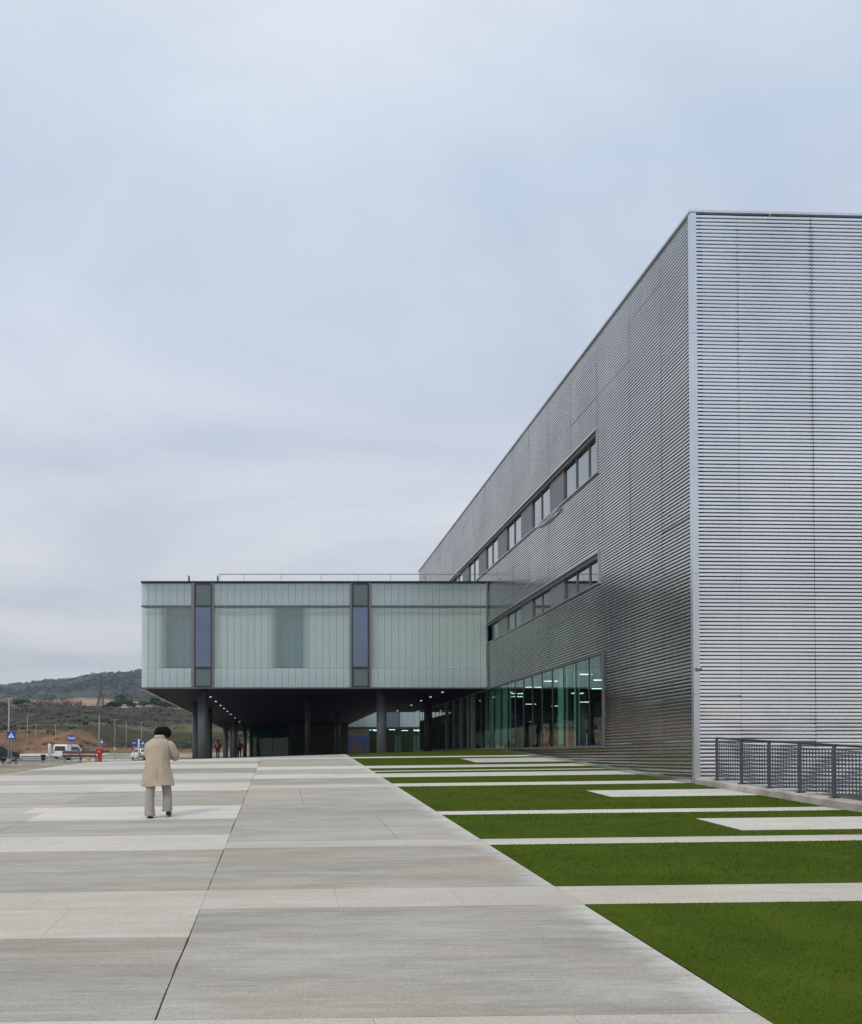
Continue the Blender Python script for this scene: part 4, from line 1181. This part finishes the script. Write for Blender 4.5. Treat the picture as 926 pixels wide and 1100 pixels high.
def bench_low(px0, px1, y):
    x0, x1 = gx(px0, y), gx(px1, y); xc = (x0+x1)/2; g = ground(xc, y)
    t = thing('low_bench', (xc, y, g), 'low dark backless bench at the left edge below the crossing sign', 'bench')
    m = MB()
    for i in range(4): m.box(x0, x1, y+i*.11, y+.1+i*.11, g+.40, g+.46)
    m.build('seat', M['frame_mid'], t)
    for x in (x0+.08, x1-.08):
        m = MB(); m.box(x-.02, x+.02, y+.02, y+.07, g-.02, g+.398); m.box(x-.02, x+.02, y+.35, y+.40, g-.02, g+.398); m.box(x-.02, x+.02, y+.071, y+.349, g+.34, g+.398); m.build('leg', M['frame_dark'], t)
bench_low(1, 17.5, 55)
x = gx(46.4, 60); g = ground(x, 60)
t = thing('litter_bin', (x, 60, g), 'dark litter bin on a short post, between the crossing sign and the bench', 'bin')
m = MB(); m.tube([(x, 60.12, g-.05), (x, 60.12, g+.3)], .035, 8); m.build('post', M['galv'], t)
m = MB(); m.loft([ell(x, 60, g+.24, .13, .13, 18), ell(x, 60, g+.28, .14, .14, 18), ell(x, 60, g+.62, .165, .165, 18), ell(x, 60, g+.64, .17, .17, 18), ell(x, 60, g+.64, .15, .15, 18), ell(x, 60, g+.5, .145, .145, 18)]); m.build('bucket', M['darkbin'], t, smooth=False)
x = gx(107, 70); g = ground(x, 70)
t = thing('post_box', (x, 70, g), 'red post box with a wide head, to the right of the wooden bench', 'post box')
m = MB(); m.box(x-.14, x+.14, 69.88, 70.12, g-.02, g+.62); m.build('stand', M['red_paint'], t)
m = MB(); m.loft([[(x+sx*.23*k, 70+sy*.2*k, g+z) for sx, sy in ((-1,-1),(1,-1),(1,1),(-1,1))] for z, k in ((.621,1),(1.08,1),(1.13,.9),(1.15,.6))]); hd = m.build('head', M['red_paint'], t)
m = MB(); m.box(x-.12, x+.12, 69.79, 69.799, g+.95, g+.985); m.build('slot', M['black_sign'], hd)
m = MB(); m.box(x-.05, x+.02, 69.79, 69.799, g+.80, g+.90); m.build('notice', M['white_sign'], hd)
x = gx(95, 74); g = ground(x, 74)
t = thing('hydrant', (x, 74, g), 'yellow hydrant partly hidden behind the right end of the wooden bench', 'hydrant')
m = MB(); m.loft([ell(x, 74, g+z, r, r, 16) for z, r in ((-.02,.17),(.05,.17),(.06,.12),(.30,.12),(.32,.15),(.36,.15),(.42,.10),(.46,.03))]); m.build('barrel', M['yellow'], t, smooth=False)
m = MB(); m.tube([(x-.22, 74, g+.24), (x+.22, 74, g+.24)], .06, 10); m.build('outlet', M['yellow'], t)
# low railing on the far kerb
x0, x1 = gx(24, 66), gx(64, 66)
t = thing('kerb_railing', ((x0+x1)/2, 66, ground(x0, 66)), 'low grey kerb railing behind the litter bin', 'railing')
for i in range(7):
    x = lerp(x0, x1, i/6); m = MB(); m.tube([(x, 66, ground(x, 66)-.1), (x, 66, ground(x, 66)+.55)], .03, 8); m.build('post', M['galv'], t)
m = MB()
for dz in (.28, .55): m.tube([(x0, 66, ground(x0, 66)+dz), (x1, 66, ground(x1, 66)+dz)], .025, 8)
m.build('rail', M['galv'], t)

def vehicle(px, y, yaw, kind, paint, name, label, cat):
    x = gx(px, y); g = ground(x, y)
    t = thing(name, (x, y, g), label, cat, 'cars parked by the road' if kind == 'car' else None, rz=yaw, local=True)
    if kind == 'van':
        L, Wd = 4.4, .95
        prof = [(-2.2,.35),(-2.2,1.0),(-2.15,1.75),(-2.05,1.93),(.6,1.95),(.95,1.85),(1.5,1.25),(2.05,1.05),(2.2,.85),(2.2,.35)]
        sideglass = [(-1.0,1.2),(-1.0,1.68),(.55,1.68),(.85,1.62),(1.2,1.2)]
        rear = [(-.72,1.15),(.72,1.15),(.66,1.72),(-.66,1.72)]; wx = (-1.35, 1.4)
    else:
        L, Wd = 4.1, .88
        prof = [(-2.05,.32),(-2.05,.85),(-1.9,.98),(-1.55,1.38),(-.9,1.48),(.2,1.46),(.9,1.02),(1.85,.86),(2.05,.70),(2.05,.32)]
        sideglass = [(-1.4,1.0),(-1.25,1.32),(-.8,1.39),(.12,1.37),(.62,1.03)]
        rear = [(-.60,1.03),(.60,1.03),(.52,1.34),(-.52,1.34)]; wx = (-1.25, 1.3)
    m = MB()      # cross sections from left side to right side, pulled in towards the roof
    def sec(s):
        return [(u*(.985 if abs(s) > .95 else 1), s*Wd*(1-.12*max(0, (v-.95)))*1.0, v) for u, v in prof]
    m.loft([sec(-1), sec(-.93), sec(0), sec(.93), sec(1)]); bd = m.build('body', paint, t)
    for s in (-1, 1):
        q = MB(); q.loft([[(u, s*(Wd*(1-.12*max(0, v-.95))+d), v) for u, v in sideglass] for d in (-.01, .006)]); q.build('side_window', M['car_glass'], t)
        for w in wx:
            q = MB(); q.loft([[(w+r*math.cos(a), s*(Wd-.17+d), .31+r*math.sin(a)) for a in (2*math.pi*j/20 for j in range(20))] for r, d in ((.29,0),(.31,.03),(.31,.16),(.28,.19))]); wh = q.build('wheel', M['tyre'], t)
            q = MB(); q.loft([[(w+r*math.cos(a), s*(Wd+.021+d), .31+r*math.sin(a)) for a in (2*math.pi*j/14 for j in range(14))] for r, d in ((.19,0),(.17,.012))]); q.build('rim', M['galv'], wh)
        q = MB(); q.box(-L/2-.012, -L/2+.03, s*Wd*.82-.07, s*Wd*.82+.07, .75 if kind != 'van' else .8, .95 if kind != 'van' else 1.25); q.build('tail_light', M['red_paint'], t)
        q = MB(); q.box(L/2-.06, L/2+.012, s*Wd*.72-.13, s*Wd*.72+.13, .62, .76); q.build('headlight', M['white_sign'], t)
    q = MB(); u = -L/2
    if kind == 'van': pts = [[(-2.2-.008+d+(v-1.0)*.07, w, v) for w, v in rear] for d in (0, .03)]
    else: pts = [[(-1.9+(v-.98)*.87-.012+d, w, v+.01) for w, v in rear] for d in (0, .03)]
    q.loft(pts); q.build('rear_window', M['car_glass'], t)
    q = MB(); q.box(-L/2-.06, -L/2+.05, -Wd*.97, Wd*.97, .36, .58); q.build('bumper', M['frame_mid'], t)
    q = MB(); q.box(-L/2-.068, -L/2-.061, -.26, .26, .42, .53); q.build('number_plate', M['white_sign'], t)
    return t
vehicle(74, 106, R(90-15), 'van', M['white_paint'], 'white_van', 'white van parked behind the TAXI sign and the wooden bench', 'van')
vehicle(152, 112, R(90+25), 'car', M['white_paint'], 'parked_car', 'white car parked behind the slim white pillar', 'car')
vehicle(-4.5, 82, R(90-40), 'car', M['dark_paint'], 'parked_car', 'dark car cut off by the left edge of the view', 'car')

# pylon
def pylon(px, y, base_px, top_px):
    x = gx(px, y); g = ground(x, y); z0 = EZ+(812-base_px)*y/F; zt_ = EZ+(812-top_px)*y/F
    z0 = min(z0, g-.3)
    t = thing('power_pylon', (x, y, g), 'lattice steel power pylon standing on the crest before the hill', 'pylon')
    m = MB(); Ht = zt_-z0
    def half(s): return lerp(2.1, .55, min(1, s/.55)) if s < .55 else lerp(.55, .30, (s-.55)/.45)
    lv = [0,.12,.23,.33,.42,.50,.57,.64,.71,.78,.85,.92,1.0]
    for a, b in zip(lv, lv[1:]):
        A = [Vector((x+sx*half(a), y+sy*half(a), z0+a*Ht)) for sx, sy in ((-1,-1),(1,-1),(1,1),(-1,1))]
        B_ = [Vector((x+sx*half(b), y+sy*half(b), z0+b*Ht)) for sx, sy in ((-1,-1),(1,-1),(1,1),(-1,1))]
        for i in range(4):
            m.tube([A[i], B_[i]], .20, 4); m.tube([A[i], B_[(i+1)%4]], .08, 4); m.tube([A[(i+1)%4], B_[i]], .08, 4); m.tube([B_[i], B_[(i+1)%4]], .08, 4)
    m.tube([(x, y, zt_), (x, y, zt_+1.6)], .1, 4)
    m.build('tower', M['pylon'], t)
    for zz, w in ((.62, 3.9), (.80, 3.4)):
        a = MB(); z = z0+zz*Ht
        for s in (-1, 1):
            a.tube([(x+s*.4, y, z), (x+s*w, y, z+.1)], .22, 4); a.tube([(x+s*.4, y, z+1.4), (x+s*w, y, z+.1)], .18, 4)
        arm = a.build('cross_arm', M['pylon'], t)
        for s in (-1, 1):
            for k in (.55, 1.0):
                i = MB(); i.tube([(x+s*w*k, y, z), (x+s*w*k, y, z-1.5)], .22, 6); i.build('insulator', M['frame_mid'], arm)
pylon(108, 440, 764, 726)

# trees on the banks and crest
def tree_mesh(seed, w, h, kind):
    rt = random.Random(seed); cr = MB(); tk = MB()
    th = h*(.32 if kind != 'bare' else .3)
    tk.tube([(0,0,-.4), (.02*h,0,th*.5), (0,.01*h,th)], [.05*h*.6, .04*h*.6, .03*h*.6], 7)
    for i in range(7):
        a = rt.uniform(0, 6.28); r = rt.uniform(.35, .8)*w/2; e = (r*math.cos(a), r*math.sin(a), th + rt.uniform(.2, .6)*(h-th))
        tk.tube([(0,0,th*.85), (e[0]*.5, e[1]*.5, lerp(th, e[2], .6)), e], [.018*h, .012*h, .005*h], 5)
    if kind == 'bare':
        for i in range(260):
            a = rt.uniform(0, 6.28); u = rt.random()**.5; r = u*w/2; z = th*.7 + (h-th*.7)*rt.uniform(.05, math.sqrt(max(.05, 1-u*u*.8)))
            p = Vector((r*math.cos(a), r*math.sin(a), z)); d = Vector((math.cos(a)*.5+rt.gauss(0,.4), math.sin(a)*.5+rt.gauss(0,.4), 1.0+rt.gauss(0,.3))).normalized()
            L = rt.uniform(.06, .14)*h; q = d.orthogonal().normalized()*(.010*h)
            cr.face([p-d*L-q, p-d*L+q, p+d*L+q*.4, p+d*L-q*.4])
    else:
        for i in range(16):
            a = rt.uniform(0, 6.28); u = rt.random()**.6; r = u*w*.36; z = th + (h-th)*(.22 + .5*rt.random()*(1-u*.6))
            clump(cr, r*math.cos(a), r*math.sin(a), z, rt.uniform(.16, .25)*w, 60, .75, rt)
    return cr, tk
PROTO = {}
for kd, (w, h), n in (('dense', (7.5, 6.2), 3), ('bare', (7, 6.5), 3)):
    for s in range(n):
        cr, tk = tree_mesh(40+s+(10 if kd == 'bare' else 0), w, h, kd)
        PROTO[kd, s] = (cr, tk)
MESH = {}
def tree(px, y, size, kd, s, label, grp=None, sink=.2):
    x = gx(px, y); g = ground(x, y)
    t = thing('pine_tree' if kd == 'dense' else 'bare_tree', (x, y, g-sink), label, 'tree', grp or ('pines on the banks and crest' if kd == 'dense' else 'bare trees on the banks and crest'), local=True)
    if (kd, s) not in MESH:
        cr, tk = PROTO[kd, s]
        a = cr.build('crown', M['leaf'] if kd == 'dense' else M['twig'], t); b = tk.build('trunk', M['trunk'], t)
        MESH[kd, s] = (a.data, b.data)
    else:
        for nm, me in zip(('crown', 'trunk'), MESH[kd, s]):
            o = bpy.data.objects.new(nm, me); COL.objects.link(o); o.parent = t
    t.scale = (size, size, size*.92); t.rotation_euler.z = px*.7
tree(20, 400, 1.25, 'dense', 0, 'dark rounded pine just right of the tall lamp at the left edge')
tree(2, 410, .9, 'dense', 1, 'dark pine cut off by the left edge of the view')
tree(27, 415, .8, 'dense', 2, 'smaller dark pine at the right shoulder of the rounded pine')
tree(40, 395, .9, 'bare', 0, 'leftmost bare brown tree of the crest, right of the dark pines')
tree(50, 390, .95, 'bare', 1, 'bare brown tree between two others on the crest')
tree(57, 405, .8, 'bare', 2, 'small bare brown tree left of the taller bare pair')
tree(67, 420, 1.25, 'bare', 0, 'tall bare brown tree left of the farmhouse')
tree(78, 425, 1.3, 'bare', 1, 'tall bare brown tree in front of the farmhouse')
tree(86, 430, .95, 'bare', 2, 'bare brown tree right of the farmhouse')
tree(64, 330, .55, 'dense', 1, 'lone dark bush shaped tree on the slope above the white van')
tree(95, 420, .7, 'bare', 2, 'low bare tree on the tan field left of the pylon')
tree(113, 430, .75, 'dense', 2, 'small dark pine at the foot of the pylon')
tree(129, 420, 1.55, 'dense', 1, 'broad dark umbrella pine right of the pylon')
tree(122, 425, 1.1, 'dense', 0, 'dark pine between the pylon and the broad umbrella pine')
tree(143, 440, .85, 'dense', 2, 'low dark pine right of the broad umbrella pine')
tree(155, 430, 1.0, 'dense', 0, 'dark pine just under the corner of the glass block')
tree(166, 430, 1.25, 'dense', 1, 'dark pine above the bowed head, under the glass block')
tree(178, 440, 1.2, 'dense', 2, 'dark pine left of the thick front column, under the soffit edge')
tree(190, 445, 1.1, 'dense', 0, 'dark pine closest to the thick front column')
tree(20.5, 150, .26, 'bare', 1, 'young bare sapling by the road right of the crossing sign')
tree(60.5, 125, .22, 'bare', 2, 'young bare sapling touching the left side of the white van')
def farmhouse(px, y, w, d, h, label, roofm, wallm):
    x = gx(px, y); g = ground(x, y)
    t = thing('farmhouse', (x, y, g), label, 'house', 'small farm buildings on the crest')
    m = MB(); m.box(x-w/2, x+w/2, y, y+d, g-1, g+h); m.build('wall', wallm, t)
    m = MB(); m.loft([[(x-w/2-.4, y-.4, g+h+.01), (x-w/2-.4, y+d+.4, g+h+.01), (x-w/2-.4, y+d/2, g+h+d*.22)], [(x+w/2+.4, y-.4, g+h+.01), (x+w/2+.4, y+d+.4, g+h+.01), (x+w/2+.4, y+d/2, g+h+d*.22)]]); m.build('roof', roofm, t)
    for i in range(3):
        xx = x-w/2+w*(i+.5)/3; q = MB(); q.box(xx-.5, xx+.5, y-.06, y-.01, g+h*.4, g+h*.75); q.build('window', M['car_glass'], t)
farmhouse(76, 500, 9, 7, 3.6, 'small pinkish farmhouse behind the tall bare trees', M['rooftile'], M['stone_wall'])
farmhouse(131.5, 470, 5, 4, 2.4, 'tiny white hut below the broad umbrella pine', M['roofing'], M['white_wall'])

# furniture just inside the ground floor glazing
for i, (yy, lab) in enumerate(((33.8, 'red tub chair behind the ground floor glass, nearer the blue board'), (35.6, 'red tub chair behind the ground floor glass, farther from the blue board'))):
    x = WX+1.0; z = EZ+.30
    t = thing('armchair', (x, yy, z), lab, 'armchair', 'red chairs behind the glass')
    m = MB(); m.box(x-.3, x+.3, yy-.3, yy+.3, z+.18, z+.42); m.build('seat', M['red_paint'], t)
    m = MB(); m.loft([[(x+r*math.cos(a), yy+r*math.sin(a), z+zz) for a in (R(20+14*j) for j in range(24))] for r, zz in ((.38,.2),(.40,.62),(.33,.62),(.31,.43))], closed=False, cap=False); m.build('backrest', M['red_paint'], t)
    for sx, sy in ((-1,-1),(1,-1),(1,1),(-1,1)):
        m = MB(); m.tube([(x+sx*.24, yy+sy*.24, z+.005), (x+sx*.22, yy+sy*.22, z+.18)], .02, 6); m.build('leg', M['frame_dark'], t)
x = WX+.5; z = EZ+.30
t = thing('display_board', (x, 31.3, z), 'small blue board standing on the floor behind the ground floor glass', 'board')
m = MB(); m.box(x-.02, x+.02, 31.0, 31.6, z+.05, z+.40); m.build('panel', M['blue_sign'], t)
m = MB(); m.box(x-.15, x+.15, 31.1, 31.14, z, z+.049); m.box(x-.15, x+.15, 31.46, 31.5, z, z+.049); m.build('feet', M['frame_dark'], t)

# ------------------------------------------------------------------ sky, sun, air
SUN_EL, SUN_ROT = R(42), R(215)
w = bpy.data.worlds.new('World'); SC.world = w; w.use_nodes = True
t = w.node_tree; t.nodes.clear()
out = t.nodes.new('ShaderNodeOutputWorld')
sky = nd(t, 'ShaderNodeTexSky', sky_type='NISHITA'); sky.sun_disc = False; sky.sun_elevation = SUN_EL; sky.sun_rotation = SUN_ROT; sky.air_density = 1.2; sky.dust_density = 2.5
b1 = nd(t, 'ShaderNodeBackground', Strength=.085); t.links.new(sky.outputs[0], b1.inputs[0])
tc = nd(t, 'ShaderNodeTexCoord'); sx = nd(t, 'ShaderNodeSeparateXYZ'); t.links.new(tc.outputs['Generated'], sx.inputs[0])
zz = nd(t, 'ShaderNodeMath', operation='MAXIMUM'); t.links.new(sx.outputs[2], zz.inputs[0]); zz.inputs[1].default_value = 0.0
den = nd(t, 'ShaderNodeMath', operation='ADD'); t.links.new(zz.outputs[0], den.inputs[0]); den.inputs[1].default_value = .16
dx = nd(t, 'ShaderNodeMath', operation='DIVIDE'); t.links.new(sx.outputs[0], dx.inputs[0]); t.links.new(den.outputs[0], dx.inputs[1])
dy = nd(t, 'ShaderNodeMath', operation='DIVIDE'); t.links.new(sx.outputs[1], dy.inputs[0]); t.links.new(den.outputs[0], dy.inputs[1])
cv = nd(t, 'ShaderNodeCombineXYZ'); sx2 = nd(t, 'ShaderNodeMath', operation='MULTIPLY'); t.links.new(dx.outputs[0], sx2.inputs[0]); sx2.inputs[1].default_value = .7
t.links.new(sx2.outputs[0], cv.inputs[0]); t.links.new(dy.outputs[0], cv.inputs[1])
cn = nd(t, 'ShaderNodeTexNoise', Scale=1.25, Detail=8, Roughness=.55, Distortion=.5); t.links.new(cv.outputs[0], cn.inputs['Vector'])
# overcast dome: grey lilac low down, bluer above, zenith brightened and warmed for lighting
rel = ramp(t, zz.outputs[0], [(0.0, (.700,.680,.650)), (.045, (.615,.610,.612)), (.12, (.565,.575,.612)), (.30, (.590,.622,.688)), (.55, (.520,.600,.715)), (.80, (.80,.83,.86)), (1.0, (1.30,1.24,1.15))])
cl = ramp(t, cn.outputs[0], [(.32, (.77,.805,.85)), (.50, (.97,.97,.97)), (.66, (1.17,1.13,1.08))])
cc = mixc(t, 'MULTIPLY', 1.0, rel.outputs[0], cl.outputs[0])
b2 = nd(t, 'ShaderNodeBackground', Strength=.97); t.links.new(cc, b2.inputs[0])
mx = nd(t, 'ShaderNodeMixShader'); mx.inputs[0].default_value = .86
t.links.new(b1.outputs[0], mx.inputs[1]); t.links.new(b2.outputs[0], mx.inputs[2]); t.links.new(mx.outputs[0], out.inputs[0])

sd = bpy.data.lights.new('sun', 'SUN'); sd.energy = 1.0; sd.angle = R(14); sd.color = (1, .96, .90)
so = bpy.data.objects.new('sun', sd); COL.objects.link(so)
d = Vector((math.sin(SUN_ROT)*math.cos(SUN_EL), math.cos(SUN_ROT)*math.cos(SUN_EL), math.sin(SUN_EL)))
so.rotation_euler = d.to_track_quat('Z', 'Y').to_euler(); so.location = (0, -20, 60)

HAZE = True
if HAZE:
    mb = MB(); mb.box(-1510, 1510, -710, 2260, -12, 230)
    o = mb.build('haze', None); o.data.materials.clear()
    m = bpy.data.materials.new('haze_air'); m.use_nodes = True; tt = m.node_tree; tt.nodes.clear()
    oo = tt.nodes.new('ShaderNodeOutputMaterial'); pv = tt.nodes.new('ShaderNodeVolumePrincipled')
    pv.inputs['Color'].default_value = (.68,.82,1,1); pv.inputs['Density'].default_value = .0002; pv.inputs['Anisotropy'].default_value = .2
    tt.links.new(pv.outputs[0], oo.inputs['Volume']); o.data.materials.append(m)
    o.display_type = 'WIRE'; tag(o, 'thin pale air haze over the valley', 'haze', kind='stuff')

# ------------------------------------------------------------------ camera
PITCH_UP = R(.93)
cd = bpy.data.cameras.new('camera'); co = bpy.data.objects.new('camera', cd); COL.objects.link(co)
cd.sensor_fit = 'HORIZONTAL'; cd.sensor_width = 36; cd.lens = 36*F/926
cd.shift_x = (463-300)/926; cd.shift_y = (262 - F*math.tan(PITCH_UP))/926
cd.clip_start = .05; cd.clip_end = 6000
co.location = (0, 0, EZ); co.rotation_euler = (math.pi/2+PITCH_UP, 0, 0)
SC.camera = co
SC.render.engine = 'CYCLES'
SC.cycles.max_bounces = 8; SC.cycles.transparent_max_bounces = 16; SC.cycles.volume_bounces = 0
SC.view_settings.view_transform = 'Standard'; SC.view_settings.look = 'None'; SC.view_settings.exposure = .38; SC.view_settings.gamma = 1
SC.view_settings.use_curve_mapping = False
